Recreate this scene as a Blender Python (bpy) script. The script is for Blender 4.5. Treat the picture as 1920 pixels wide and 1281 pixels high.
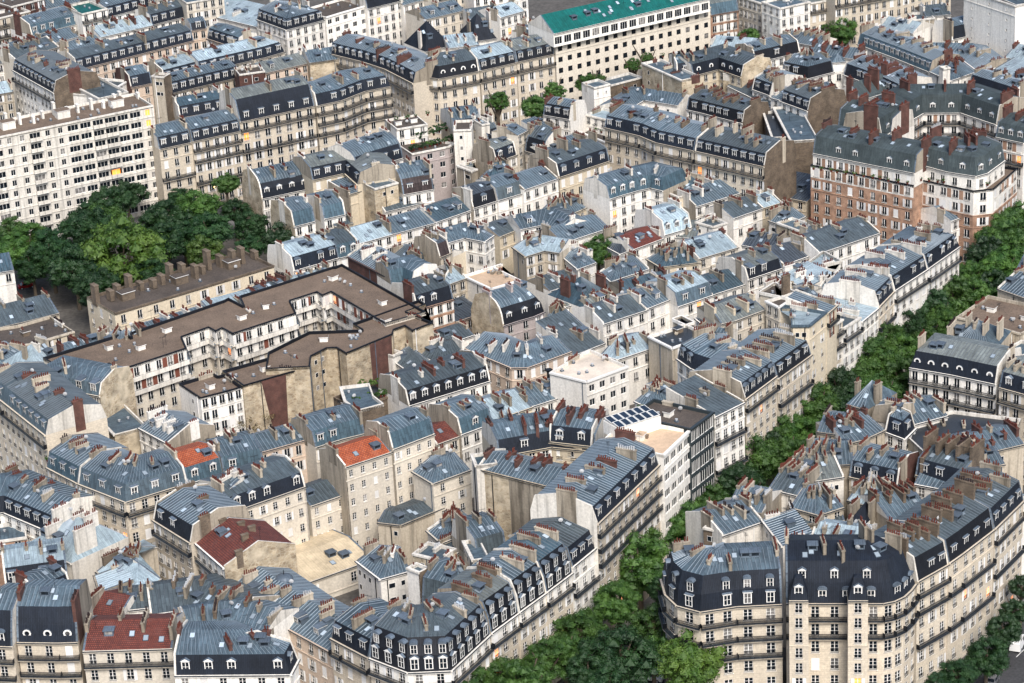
import bpy, math, random
from math import sin, cos, radians, pi, hypot, atan2

# ---------------------------------------------------------------- camera, sky, sun
scene = bpy.context.scene
for o in list(bpy.data.objects):
    bpy.data.objects.remove(o)
cam_data = bpy.data.cameras.new("camera")
cam = bpy.data.objects.new("camera", cam_data)
scene.collection.objects.link(cam)
cam_data.sensor_width = 36.0
cam_data.lens = 4870.0 / 1920.0 * 36.0
cam_data.clip_end = 6000.0
import mathutils
_t, _r = radians(23.0), radians(3.0)
_F = mathutils.Vector((0, cos(_t), -sin(_t))); _R = mathutils.Vector((1, 0, 0)); _U = _R.cross(_F)
_R2 = _R * cos(_r) - _U * sin(_r); _U2 = _R * sin(_r) + _U * cos(_r)
_m = mathutils.Matrix((_R2, _U2, -_F)).transposed().to_4x4()
_m.translation = (0, 0, 230.0)
cam.matrix_world = _m
scene.camera = cam

SUN_AZ, SUN_EL = radians(167), radians(46)      # light comes from behind the camera, to the right
world = bpy.data.worlds.new("World"); scene.world = world; world.use_nodes = True
nt = world.node_tree; bg = nt.nodes["Background"]
sky = nt.nodes.new("ShaderNodeTexSky"); sky.sky_type = 'NISHITA'; sky.sun_disc = False
sky.sun_elevation = SUN_EL; sky.sun_rotation = SUN_AZ; sky.air_density = 1.0; sky.dust_density = 2.5; sky.ozone_density = 1.5
nt.links.new(sky.outputs[0], bg.inputs[0]); bg.inputs[1].default_value = 0.1
sun = bpy.data.lights.new("sun", 'SUN'); sun.energy = 2.3; sun.angle = radians(24); sun.color = (1.0, 0.95, 0.89)
so = bpy.data.objects.new("sun", sun); scene.collection.objects.link(so)
_d = mathutils.Vector((sin(SUN_AZ) * cos(SUN_EL), cos(SUN_AZ) * cos(SUN_EL), sin(SUN_EL)))
so.rotation_euler = _d.to_track_quat('Z', 'Y').to_euler()
so.location = (0, 300, 400)
scene.view_settings.view_transform = 'Standard'; scene.view_settings.look = 'None'
scene.view_settings.exposure = 0.88; scene.view_settings.gamma = 1.0
scene.render.resolution_x = 1024; scene.render.resolution_y = 683
scene.cycles.max_bounces = 5; scene.cycles.diffuse_bounces = 3; scene.cycles.glossy_bounces = 2
scene.cycles.use_adaptive_sampling = True

RNG = random.Random(7)
COL = scene.collection

# ---------------------------------------------------------------- materials
def new_mat(name):
    m = bpy.data.materials.new(name); m.use_nodes = True
    n = m.node_tree.nodes; b = n["Principled BSDF"]
    return m, m.node_tree, n, m.node_tree.links, b
def N(n, typ, **kw):
    x = n.new(typ)
    for k, v in kw.items():
        if k in x.inputs: x.inputs[k].default_value = v
        else: setattr(x, k, v)
    return x
def mixc(n, l, fac, a, b, mode='MIX'):
    x = n.new("ShaderNodeMix"); x.data_type = 'RGBA'; x.blend_type = mode
    for s, v in ((x.inputs[0], fac), (x.inputs[6], a), (x.inputs[7], b)):
        if hasattr(v, "links"): l.new(v, s)
        else: s.default_value = v if not isinstance(v, tuple) or len(v) == 4 else (*v, 1)
    return x.outputs[2]
def ramp(n, l, src, stops):
    r = n.new("ShaderNodeValToRGB"); e = r.color_ramp.elements
    while len(e) < len(stops): e.new(0.5)
    for el, (p, c) in zip(e, stops):
        el.position = p; el.color = (c, c, c, 1) if not isinstance(c, tuple) else (*c, 1)
    l.new(src, r.inputs[0]); return r.outputs[0]
def rand_tint(n, l, col, amt=0.16):
    """per-object brightness shift, a property of each building's own paint"""
    oi = n.new("ShaderNodeObjectInfo")
    mr = N(n, "ShaderNodeMapRange"); mr.inputs[3].default_value = 1 - amt; mr.inputs[4].default_value = 1 + amt * .6
    l.new(oi.outputs["Random"], mr.inputs[0])
    h = n.new("ShaderNodeHueSaturation"); l.new(mr.outputs[0], h.inputs["Value"]); l.new(col, h.inputs["Color"])
    return h.outputs[0]

def plaster(name, col, stain=0.35, scale=.35, dark=.55, block=False, tint=.14, flue=0.0):
    m, t, n, l, b = new_mat(name)
    tc = n.new("ShaderNodeTexCoord"); mp = N(n, "ShaderNodeMapping"); mp.inputs["Scale"].default_value = (1, 1, .22)
    l.new(tc.outputs["Object"], mp.inputs[0])
    n1 = N(n, "ShaderNodeTexNoise", Scale=scale, Detail=6.0, Roughness=.65); l.new(mp.outputs[0], n1.inputs[0])
    n2 = N(n, "ShaderNodeTexNoise", Scale=2.2, Detail=4.0, Roughness=.7); l.new(tc.outputs["Object"], n2.inputs[0])
    f1 = ramp(n, l, n1.outputs[0], ((.42, 0.0), (.68, stain)))
    c = mixc(n, l, f1, col, tuple(x * dark * y for x, y in zip(col, (1.0, .95, .88))))
    f2 = ramp(n, l, n2.outputs[0], ((.3, .80), (.7, 1.12)))
    c = mixc(n, l, 1.0, c, f2, 'MULTIPLY')
    if flue:
        m4 = N(n, "ShaderNodeMapping"); m4.inputs["Scale"].default_value = (1.1, 1.1, .05); l.new(tc.outputs["Object"], m4.inputs[0])
        n4 = N(n, "ShaderNodeTexNoise", Scale=1.0, Detail=5.0, Roughness=.6); l.new(m4.outputs[0], n4.inputs[0])
        c = mixc(n, l, 1.0, c, ramp(n, l, n4.outputs[0], ((.38, 1 - flue), (.47, 1.0), (.6, 1.06), (.66, 1 - flue * .6))), 'MULTIPLY')
    if block:
        uv = n.new("ShaderNodeUVMap")
        bt = N(n, "ShaderNodeTexBrick", Scale=1.0); bt.inputs["Color1"].default_value = (1.05, 1.03, 1, 1); bt.inputs["Color2"].default_value = (.94, .92, .9, 1)
        bt.inputs["Mortar"].default_value = (.78, .75, .7, 1); bt.inputs["Mortar Size"].default_value = .02
        bt.inputs["Brick Width"].default_value = .9; bt.inputs["Row Height"].default_value = .42
        l.new(uv.outputs[0], bt.inputs[0])
        c = mixc(n, l, 1.0, c, bt.outputs[0], 'MULTIPLY')
    c = rand_tint(n, l, c, tint)
    l.new(c, b.inputs["Base Color"]); b.inputs["Roughness"].default_value = .9
    bu = N(n, "ShaderNodeBump", Strength=.25, Distance=.05); l.new(n2.outputs[0], bu.inputs["Height"]); l.new(bu.outputs[0], b.inputs["Normal"])
    return m
def rubble(name, c1, c2, mortar, sc=1.5, patch=.7):
    m, t, n, l, b = new_mat(name)
    tc = n.new("ShaderNodeTexCoord"); mp = N(n, "ShaderNodeMapping"); mp.inputs["Scale"].default_value = (1, 1, 1.9)
    l.new(tc.outputs["Object"], mp.inputs[0])
    v = N(n, "ShaderNodeTexVoronoi", Scale=sc); l.new(mp.outputs[0], v.inputs[0])
    ve = N(n, "ShaderNodeTexVoronoi", Scale=sc, feature='DISTANCE_TO_EDGE'); l.new(mp.outputs[0], ve.inputs[0])
    g = n.new("ShaderNodeSeparateColor"); l.new(v.outputs["Color"], g.inputs[0])
    c = mixc(n, l, g.outputs[0], c1, c2)
    e = ramp(n, l, ve.outputs["Distance"], ((.02, 1.0), (.10, 0.0)))
    c = mixc(n, l, e, c, mortar)
    n1 = N(n, "ShaderNodeTexNoise", Scale=.16, Detail=6.0, Roughness=.7); l.new(tc.outputs["Object"], n1.inputs[0])
    f = ramp(n, l, n1.outputs[0], ((.48, 0.0), (.56, patch)))
    c = mixc(n, l, f, c, tuple(x * 1.15 for x in mortar))
    n3 = N(n, "ShaderNodeTexNoise", Scale=.5, Detail=5.0); l.new(tc.outputs["Object"], n3.inputs[0])
    c = mixc(n, l, 1.0, c, ramp(n, l, n3.outputs[0], ((.3, .6), (.65, 1.15))), 'MULTIPLY')
    l.new(rand_tint(n, l, c, .12), b.inputs["Base Color"]); b.inputs["Roughness"].default_value = .95
    bu = N(n, "ShaderNodeBump", Strength=.6, Distance=.08); l.new(ve.outputs["Distance"], bu.inputs["Height"]); l.new(bu.outputs[0], b.inputs["Normal"])
    return m
def brick(name, c1, c2, mortar):
    m, t, n, l, b = new_mat(name)
    uv = n.new("ShaderNodeUVMap")
    bt = N(n, "ShaderNodeTexBrick", Scale=1.0); bt.inputs["Color1"].default_value = (*c1, 1); bt.inputs["Color2"].default_value = (*c2, 1)
    bt.inputs["Mortar"].default_value = (*mortar, 1); bt.inputs["Mortar Size"].default_value = .012
    bt.inputs["Brick Width"].default_value = .35; bt.inputs["Row Height"].default_value = .14
    l.new(uv.outputs[0], bt.inputs[0])
    tc = n.new("ShaderNodeTexCoord")
    n1 = N(n, "ShaderNodeTexNoise", Scale=.7, Detail=6.0); l.new(tc.outputs["Object"], n1.inputs[0])
    c = mixc(n, l, 1.0, bt.outputs[0], ramp(n, l, n1.outputs[0], ((.3, .6), (.7, 1.2))), 'MULTIPLY')
    l.new(rand_tint(n, l, c), b.inputs["Base Color"]); b.inputs["Roughness"].default_value = .9
    return m
def metal_roof(name, col, pw=.72, rough=.5, metal=.15, var=.16, line=.55, streak=.35):
    """zinc sheets laid in bays: colour differs a little from sheet to sheet, joints and run-off streaks"""
    m, t, n, l, b = new_mat(name)
    uv = n.new("ShaderNodeUVMap"); sp = n.new("ShaderNodeSeparateXYZ"); l.new(uv.outputs[0], sp.inputs[0])
    cb = n.new("ShaderNodeCombineXYZ"); l.new(sp.outputs[1], cb.inputs[0]); l.new(sp.outputs[0], cb.inputs[1])
    bt = N(n, "ShaderNodeTexBrick", Scale=1.0); bt.offset = .37
    bt.inputs["Color1"].default_value = (1 + var, 1 + var, 1 + var, 1); bt.inputs["Color2"].default_value = (1 - var, 1 - var, 1 - var * .9, 1)
    bt.inputs["Mortar"].default_value = (line, line, line * 1.05, 1); bt.inputs["Mortar Size"].default_value = .045; bt.inputs["Mortar Smooth"].default_value = .3
    bt.inputs["Brick Width"].default_value = 2.0; bt.inputs["Row Height"].default_value = pw
    l.new(cb.outputs[0], bt.inputs[0])
    tc = n.new("ShaderNodeTexCoord")
    n1 = N(n, "ShaderNodeTexNoise", Scale=.22, Detail=7.0, Roughness=.72); l.new(tc.outputs["Object"], n1.inputs[0])
    mp = N(n, "ShaderNodeMapping"); mp.inputs["Scale"].default_value = (2.2, .28, 1); l.new(uv.outputs[0], mp.inputs[0])
    n2 = N(n, "ShaderNodeTexNoise", Scale=1.0, Detail=4.0, Roughness=.7); l.new(mp.outputs[0], n2.inputs[0])
    c = mixc(n, l, 1.0, (*col, 1), bt.outputs[0], 'MULTIPLY')
    c = mixc(n, l, 1.0, c, ramp(n, l, n1.outputs[0], ((.28, .62), (.45, .9), (.56, 1.08), (.72, 1.35))), 'MULTIPLY')
    c = mixc(n, l, 1.0, c, ramp(n, l, n2.outputs[0], ((.3, 1 - streak), (.7, 1 + streak))), 'MULTIPLY')
    c = rand_tint(n, l, c, .22)
    l.new(c, b.inputs["Base Color"]); b.inputs["Metallic"].default_value = metal; b.inputs["Specular IOR Level"].default_value = .5 if metal > .1 else .22
    l.new(ramp(n, l, n1.outputs[0], ((.3, rough + .2), (.7, rough - .06))), b.inputs["Roughness"])
    bu = N(n, "ShaderNodeBump", Strength=.5, Distance=.05); l.new(bt.outputs["Fac"], bu.inputs["Height"]); l.new(bu.outputs[0], b.inputs["Normal"])
    return m
def tiles(name, c1, c2, c3):
    m, t, n, l, b = new_mat(name)
    uv = n.new("ShaderNodeUVMap")
    bt = N(n, "ShaderNodeTexBrick", Scale=1.0); bt.inputs["Color1"].default_value = (*c1, 1); bt.inputs["Color2"].default_value = (*c2, 1)
    bt.inputs["Mortar"].default_value = tuple(x * .35 for x in c2) + (1,); bt.inputs["Mortar Size"].default_value = .05
    bt.inputs["Brick Width"].default_value = .34; bt.inputs["Row Height"].default_value = .42
    l.new(uv.outputs[0], bt.inputs[0])
    tc = n.new("ShaderNodeTexCoord"); n1 = N(n, "ShaderNodeTexNoise", Scale=.5, Detail=8.0, Roughness=.75); l.new(tc.outputs["Object"], n1.inputs[0])
    c = mixc(n, l, ramp(n, l, n1.outputs[0], ((.5, 0.0), (.7, .7))), bt.outputs[0], c3)
    c = mixc(n, l, 1.0, c, ramp(n, l, n1.outputs[0], ((.3, .7), (.6, 1.1))), 'MULTIPLY')
    l.new(c, b.inputs["Base Color"]); b.inputs["Roughness"].default_value = .85
    bu = N(n, "ShaderNodeBump", Strength=.7, Distance=.06); l.new(bt.outputs["Fac"], bu.inputs["Height"]); l.new(bu.outputs[0], b.inputs["Normal"])
    return m
def gravel(name, col, sc=3.0, rough=.95, amt=.3):
    m, t, n, l, b = new_mat(name)
    tc = n.new("ShaderNodeTexCoord")
    n1 = N(n, "ShaderNodeTexNoise", Scale=sc, Detail=3.0); l.new(tc.outputs["Object"], n1.inputs[0])
    n2 = N(n, "ShaderNodeTexNoise", Scale=.13, Detail=6.0, Roughness=.7); l.new(tc.outputs["Object"], n2.inputs[0])
    c = mixc(n, l, 1.0, (*col, 1), ramp(n, l, n1.outputs[0], ((.3, 1 - amt), (.7, 1 + amt))), 'MULTIPLY')
    c = mixc(n, l, 1.0, c, ramp(n, l, n2.outputs[0], ((.35, .75), (.65, 1.2))), 'MULTIPLY')
    l.new(c, b.inputs["Base Color"]); b.inputs["Roughness"].default_value = rough
    return m
def simple(name, col, rough=.6, metal=0.0, emit=0.0, var=0.0):
    m, t, n, l, b = new_mat(name)
    b.inputs["Base Color"].default_value = (*col, 1); b.inputs["Roughness"].default_value = rough; b.inputs["Metallic"].default_value = metal; b.inputs["Specular IOR Level"].default_value = .5 if metal > .1 else .22
    if var:
        r = n.new("ShaderNodeRGB"); r.outputs[0].default_value = (*col, 1)
        l.new(rand_tint(n, l, r.outputs[0], var), b.inputs["Base Color"])
    if emit:
        b.inputs["Emission Color"].default_value = (*col, 1); b.inputs["Emission Strength"].default_value = emit
    return m
def glass(name, dark, pale, share):
    m, t, n, l, b = new_mat(name)
    oi = n.new("ShaderNodeObjectInfo"); f = ramp(n, l, oi.outputs["Random"], ((share, 0.0), (share + .02, 1.0)))
    tc = n.new("ShaderNodeTexCoord"); n1 = N(n, "ShaderNodeTexNoise", Scale=1.2, Detail=2.0); l.new(tc.outputs["Object"], n1.inputs[0])
    c = mixc(n, l, f, dark, pale)
    c = mixc(n, l, 1.0, c, ramp(n, l, n1.outputs[0], ((.35, .5), (.65, 1.3))), 'MULTIPLY')
    l.new(c, b.inputs["Base Color"]); b.inputs["Roughness"].default_value = .12
    b.inputs["Specular IOR Level"].default_value = .3
    return m

W = {
 'c': plaster("cream render", (.63, .575, .485)),
 'w': plaster("white render", (.80, .77, .71), stain=.2, flue=.12),
 's': plaster("limestone ashlar", (.60, .54, .445), stain=.25, block=True),
 'b': plaster("beige render", (.50, .44, .35), stain=.5, flue=.35),
 'p': plaster("peach render", (.62, .50, .40), stain=.3),
 'y': plaster("yellow cream render", (.62, .54, .41), stain=.3),
 'v': plaster("grey pink concrete", (.42, .365, .35), stain=.3),
 't': plaster("bare grey plaster", (.36, .315, .25), stain=.8, scale=.2, dark=.45, flue=.45),
 'l': plaster("pale plaster", (.70, .665, .60), stain=.4, flue=.3),
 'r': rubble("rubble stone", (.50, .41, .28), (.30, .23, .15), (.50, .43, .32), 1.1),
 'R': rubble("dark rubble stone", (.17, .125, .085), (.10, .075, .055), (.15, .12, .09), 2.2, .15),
 'k': brick("orange brick", (.38, .21, .135), (.31, .165, .105), (.45, .36, .27)),
 'K': brick("dark red brick", (.12, .045, .034), (.085, .034, .027), (.12, .08, .065)),
 'g': simple("dark facade glass", (.035, .045, .05), .1, var=.2),
}
RF = {
 'z': metal_roof("zinc roof sheet", (.082, .12, .148)),
 'l': metal_roof("pale zinc roof sheet", (.34, .43, .47), line=.7, var=.08),
 'k': metal_roof("dark zinc roof sheet", (.05, .063, .08), metal=.2),
 'd': metal_roof("grey zinc roof sheet", (.066, .088, .1)),
 'G': metal_roof("lichened zinc roof sheet", (.17, .19, .18)),
 's': metal_roof("slate roofing", (.013, .018, .028), pw=.3, rough=.5, metal=.0, var=.14, line=.6, streak=.15),
 'S': metal_roof("black slate roofing", (.010, .012, .017), pw=.3, rough=.5, metal=.0, var=.1, line=.7, streak=.1),
 'e': metal_roof("green grey slate roofing", (.055, .072, .076), pw=.3, rough=.55, metal=.0, var=.16, line=.7, streak=.2),
 'u': metal_roof("blue zinc cladding", (.06, .105, .135), metal=.3),
 'm': metal_roof("brown zinc cladding", (.045, .034, .034), metal=.1),
 'q': metal_roof("turquoise copper roof", (.008, .115, .105), pw=1.2, metal=.1, rough=.5, var=.1, line=.75, streak=.15),
 't': tiles("dark red roof tiles", (.21, .052, .035), (.13, .035, .028), (.10, .045, .04)),
 'o': tiles("orange roof tiles", (.52, .125, .045), (.36, .08, .035), (.30, .12, .07)),
 'n': gravel("brown roof gravel", (.15, .108, .078)),
 'N': gravel("dark brown roof gravel", (.075, .06, .05)),
 'B': gravel("black roof felt", (.03, .035, .042), rough=.5),
 'y': metal_roof("beige roof sheet", (.66, .55, .38), pw=.5, metal=.0, rough=.6, var=.03, line=.85, streak=.08),
 'a': gravel("tan terrace screed", (.52, .38, .26), amt=.1),
 'A': gravel("pale terrace screed", (.6, .52, .43), amt=.08),
}
WX = {**RF, **W}
M_FRAME = simple("white window paint", (.78, .77, .74), .5, var=.1)
M_GLASS = glass("window glass", (.012, .017, .024), (.26, .25, .24), .88)
M_LIT = simple("lit window glass", (1.0, .30, .06), .4, emit=.85)
M_SHUT = simple("white shutter paint", (.72, .71, .69), .7, var=.2)
M_BRSH = simple("brown shutter paint", (.17, .06, .04), .7)
M_RAIL = simple("black iron", (.012, .014, .018), .5)
M_SEAM = simple("zinc standing seam", (.27, .32, .37), .5, .2)
M_SEAMD = simple("dark standing seam", (.13, .155, .18), .5, .2)
M_LEAD = metal_roof("grey lead flashing", (.115, .15, .19), var=.05)
M_POT = simple("terracotta pot", (.115, .034, .024), .85, var=.3)
M_POTG = simple("metal cowl", (.42, .43, .44), .5, var=.2)
M_POTK = simple("black metal cowl", (.03, .02, .02), .6, var=.2)
M_ASPH = gravel("asphalt", (.045, .046, .05), 2.0)
M_PAVE = gravel("pavement slabs", (.15, .145, .14), 1.0)
M_DIRT = gravel("bare courtyard ground", (.085, .078, .07), 1.0)
M_GUT = simple("zinc gutter in eave shadow tone", (.035, .042, .05), .6)  # gutter colour darkened to paint in the shadow line under the eaves
M_LINE = simple("road paint", (.7, .7, .68), .7)
M_SKYL = simple("skylight glass", (.35, .42, .48), .1, var=.5)
M_BLUE = simple("blue skylight glass", (.02, .035, .06), .25, var=.2)

# ---------------------------------------------------------------- mesh building
class MB:
    def __init__(s): s.v = []; s.f = []; s.mi = []; s.uv = []; s.mats = []
    def m(s, mat):
        if mat not in s.mats: s.mats.append(mat)
        return s.mats.index(mat)
    def face(s, pts, mat, uv=None):
        k = len(s.v); s.v.extend(pts); s.f.append(tuple(range(k, k + len(pts)))); s.mi.append(s.m(mat))
        if uv is None:
            a = pts[0]; b = pts[1]; L = hypot(b[0] - a[0], b[1] - a[1])
            if L > 1e-5:
                ux, uy = (b[0] - a[0]) / L, (b[1] - a[1]) / L
            else: ux, uy = 1, 0
            uv = []
            for p in pts:
                q = (p[0] - a[0], p[1] - a[1], p[2] - a[2]); u = q[0] * ux + q[1] * uy
                w = -q[0] * uy + q[1] * ux
                uv.append((u, math.copysign(hypot(w, q[2]), q[2] if abs(q[2]) > 1e-4 else w)))
        s.uv.extend(uv)
    def box(s, x0, x1, y0, y1, z0, z1, mat, top=None, skip=""):
        t = top or mat
        P = lambda x, y, z: (x, y, z)
        s.face([P(x0, y0, z0), P(x1, y0, z0), P(x1, y0, z1), P(x0, y0, z1)], mat)
        s.face([P(x1, y0, z0), P(x1, y1, z0), P(x1, y1, z1), P(x1, y0, z1)], mat)
        if 'b' not in skip: s.face([P(x1, y1, z0), P(x0, y1, z0), P(x0, y1, z1), P(x1, y1, z1)], mat)
        s.face([P(x0, y1, z0), P(x0, y0, z0), P(x0, y0, z1), P(x0, y1, z1)], mat)
        s.face([P(x0, y0, z1), P(x1, y0, z1), P(x1, y1, z1), P(x0, y1, z1)], t)
        if 'u' not in skip: s.face([P(x0, y1, z0), P(x1, y1, z0), P(x1, y0, z0), P(x0, y0, z0)], mat)
    def obox(s, A, B, w0, w1, z0, z1, mat, top=None):
        """box along the ground line A-B, from w0 to w1 to its left, z0..z1"""
        L = hypot(B[0] - A[0], B[1] - A[1]) or 1e-6; dx, dy = (B[0] - A[0]) / L, (B[1] - A[1]) / L
        q = lambda t, w, z: (A[0] + dx * t - dy * w, A[1] + dy * t + dx * w, z)
        c = [q(0, w0, z0), q(L, w0, z0), q(L, w1, z0), q(0, w1, z0)]; d = [(x, y, z1) for x, y, _ in c]
        for i in range(4):
            j = (i + 1) % 4; s.face([c[i], c[j], d[j], d[i]], mat)
        s.face(d, top or mat); s.face(c[::-1], mat)
    def cyl(s, x, y, z0, z1, r0, r1, mat, n=6, cap=True):
        a = [(x + r0 * cos(2 * pi * i / n), y + r0 * sin(2 * pi * i / n), z0) for i in range(n)]
        b = [(x + r1 * cos(2 * pi * i / n), y + r1 * sin(2 * pi * i / n), z1) for i in range(n)]
        for i in range(n):
            j = (i + 1) % n; s.face([a[i], a[j], b[j], b[i]], mat)
        if cap: s.face(b, mat)
    def mesh(s, name, smooth=False):
        me = bpy.data.meshes.new(name); me.from_pydata(s.v, [], s.f)
        for m in s.mats: me.materials.append(m)
        me.polygons.foreach_set("material_index", s.mi)
        u = me.uv_layers.new(name="UVMap"); u.data.foreach_set("uv", [c for p in s.uv for c in p])
        if smooth: me.polygons.foreach_set("use_smooth", [True] * len(s.f))
        me.update(); return me

def put(name, me, parent=None, loc=(0, 0, 0), rz=0.0, scale=None):
    o = bpy.data.objects.new(name, me); COL.objects.link(o)
    o.location = loc
    if rz: o.rotation_euler = (0, 0, rz)
    if scale: o.scale = scale
    if parent: o.parent = parent
    return o
def root(name, loc, label, cat, group=None, rz=0):
    o = bpy.data.objects.new(name, None); COL.objects.link(o); o.location = loc; o.empty_display_size = .5
    o.rotation_euler = (0, 0, rz)
    o["label"] = label; o["category"] = cat
    if group: o["group"] = group
    return o

# ---------------------------------------------------------------- shared small parts
_cache = {}
def cached(key, fn):
    if key not in _cache: _cache[key] = fn()
    return _cache[key]
WW, WH = 1.2, 2.05            # size of the standard window opening
def frame_mesh(kind='n', near=True, pane=None, sh=None, guard=True):
    """n: casement with mullion and bars; x = right, y = inwards, z = up, origin at foot of the opening"""
    def f():
        m = MB(); w, h = WW / 2, WH; y0, y1 = .12, .2
        m.box(-w, -w + .07, y0, y1, 0, h, M_FRAME, skip="bu"); m.box(w - .07, w, y0, y1, 0, h, M_FRAME, skip="bu")
        m.box(-w + .07, w - .07, y0, y1, h - .08, h, M_FRAME, skip="b"); m.box(-w + .07, w - .07, y0, y1, 0, .12, M_FRAME, skip="b")
        m.box(-.06, .06, y0 - .02, y1, .14, h - .1, M_FRAME, skip="bu")
        for k in ((.38, .68) if near else ()): m.box(-w + .07, w - .07, y0 + .03, y1, h * k, h * k + .03, M_FRAME, skip="b")
        m.box(-w - .12, w + .12, -.14, .1, -.1, 0.0, W['l'], skip="b")
        if guard:
            m.box(-w - .02, w + .02, -.1, -.06, .72, .78, M_RAIL); m.box(-w - .02, w + .02, -.1, -.06, .06, .1, M_RAIL)
            for i in range(7): x = -w + .05 + i * (2 * w - .1) / 6; m.box(x - .016, x + .016, -.095, -.065, .1, .72, M_RAIL, skip="bu")
        if not near:
            m.face([(-w, .2, 0), (w, .2, 0), (w, .2, h), (-w, .2, h)], pane or M_GLASS)
            if sh:
                for sx in (-1, 1): m.box(*sorted((sx * (w + .02), sx * (w + .56))), -.07, -.03, 0, h, sh, skip="b")
        return m.mesh("window")
    return cached(('fr', kind, near, pane, sh, guard), f)
def pane_mesh(pane):
    def f():
        m = MB(); w, h = WW / 2, WH; m.face([(-w, .2, 0), (w, .2, 0), (w, .2, h), (-w, .2, h)], pane); return m.mesh("pane")
    return cached(('pane', pane), f)
def shutter_mesh(mat):
    def f():
        m = MB(); h = WH; m.box(-.27, .27, -.08, -.04, 0, h, mat, skip="b")
        for i in range(9): z = .12 + i * .21; m.box(-.21, .21, -.1, -.08, z, z + .09, mat, skip="bu")
        return m.mesh("shutter")
    return cached(('sh', mat), f)
def closed_mesh():
    def f():
        m = MB(); w, h = WW / 2, WH
        m.box(-w, w, .02, .1, 0, h, M_SHUT, skip="b")
        for i in range(8): m.box(-w + .06, w - .06, 0, .02, .1 + i * .25, .2 + i * .25, M_SHUT, skip="bu")
        m.box(-w - .12, w + .12, -.14, .0, -.1, 0.0, W['l'], skip="b"); return m.mesh("window")
    return cached('closed', f)
def small_win():
    def f():
        m = MB(); w, h = .35, .9
        m.box(-w - .06, w + .06, -.03, .02, -.06, h + .06, M_FRAME, skip="b"); m.face([(-w, -.04, 0), (w, -.04, 0), (w, -.04, h), (-w, -.04, h)], M_GLASS)
        return m.mesh("window")
    return cached('smallwin', f)
def wide_win(w, h, n, fm=None):
    def f():
        m = MB(); a = w / 2; M_FRAME = fm or globals()['M_FRAME']
        m.box(-a, a, .12, .2, 0, .1, M_FRAME, skip="b"); m.box(-a, a, .12, .2, h - .1, h, M_FRAME, skip="b")
        for i in range(n + 1): x = -a + .03 + i * (w - .06) / n; m.box(x - .03, x + .03, .12, .2, .1, h - .1, M_FRAME, skip="bu")
        m.face([(-a, .2, 0), (a, .2, 0), (a, .2, h), (-a, .2, h)], M_GLASS); return m.mesh("window")
    return cached(('ww', round(w, 2), round(h, 2), n, fm), f)
def dormer_mesh(kind, side):
    """x right, y inwards, z up; origin on the eave line"""
    def f():
        m = MB(); w = .68; y0, y1 = .28, 2.3; z0, z1 = .3, 2.35
        m.face([(-w, y0, z0), (-w + .16, y0, z0), (-w + .16, y0, z1), (-w, y0, z1)], M_FRAME)
        m.face([(w - .16, y0, z0), (w, y0, z0), (w, y0, z1), (w - .16, y0, z1)], M_FRAME)
        m.face([(-w + .16, y0, z1 - .2), (w - .16, y0, z1 - .2), (w - .16, y0, z1), (-w + .16, y0, z1)], M_FRAME)
        m.face([(-w + .16, y0, z0), (w - .16, y0, z0), (w - .16, y0, z0 + .12), (-w + .16, y0, z0 + .12)], M_FRAME)
        g = y0 + .06
        m.face([(-w + .16, g, z0), (w - .16, g, z0), (w - .16, g, z1 - .2), (-w + .16, g, z1 - .2)], M_GLASS)
        m.box(-.05, .05, g - .03, g, z0, z1 - .2, M_FRAME, skip="b"); m.box(-w + .16, w - .16, g - .02, g, 1.3, 1.36, M_FRAME, skip="b")
        m.face([(-w, y1, z0), (-w, y0, z0), (-w, y0, z1), (-w, y1, z1)], side); m.face([(w, y0, z0), (w, y1, z0), (w, y1, z1), (w, y0, z1)], side)
        e = w + .16; yf = y0 - .14
        if kind == 'g':
            p = [(-e, yf, z1), (0, yf, z1 + .5), (e, yf, z1)]; q = [(a, y1, c) for a, b, c in p]
            m.face([p[0], p[2], p[1]], M_FRAME); m.face([p[0], p[1], q[1], q[0]][::-1], M_LEAD); m.face([p[1], p[2], q[2], q[1]][::-1], M_LEAD)
        elif kind == 'a':
            k = 6; p = [(-e * cos(pi * i / k), yf, z1 + .5 * sin(pi * i / k)) for i in range(k + 1)]; q = [(a, y1, c) for a, b, c in p]
            m.face(p[::-1], M_LEAD)
            for i in range(k): m.face([p[i], q[i], q[i + 1], p[i + 1]], M_LEAD)
        else:
            m.box(-e, e, yf, y1, z1, z1 + .1, M_FRAME, top=M_LEAD)
            m.face([(-e, yf, z1 + .104), (e, yf, z1 + .104), (e, y1, z1 + .5), (-e, y1, z1 + .5)], M_LEAD)
        return m.mesh("dormer")
    return cached(('dm', kind, side), f)
def bullseye_mesh():
    def f():
        m = MB(); k = 12; y = .45
        for r0, r1, yy, mat in ((.0, .42, y - .05, M_GLASS), (.42, .72, y - .1, M_FRAME)):
            for i in range(k):
                a, b = 2 * pi * i / k, 2 * pi * (i + 1) / k; c = 1.45
                P = lambda r, t: (r * cos(t), yy, c + r * sin(t))
                if r0 == 0: m.face([(0, yy, c), P(r1, a), P(r1, b)], mat)
                else: m.face([P(r0, a), P(r1, a), P(r1, b), P(r0, b)], mat)
        for i in range(k):
            a, b = 2 * pi * i / k, 2 * pi * (i + 1) / k
            m.face([(.72 * cos(a), y - .1, 1.45 + .72 * sin(a)), (.72 * cos(a), 1.6, 1.45 + .72 * sin(a)), (.72 * cos(b), 1.6, 1.45 + .72 * sin(b)), (.72 * cos(b), y - .1, 1.45 + .72 * sin(b))], M_LEAD)
        return m.mesh("dormer")
    return cached('bull', f)
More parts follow.
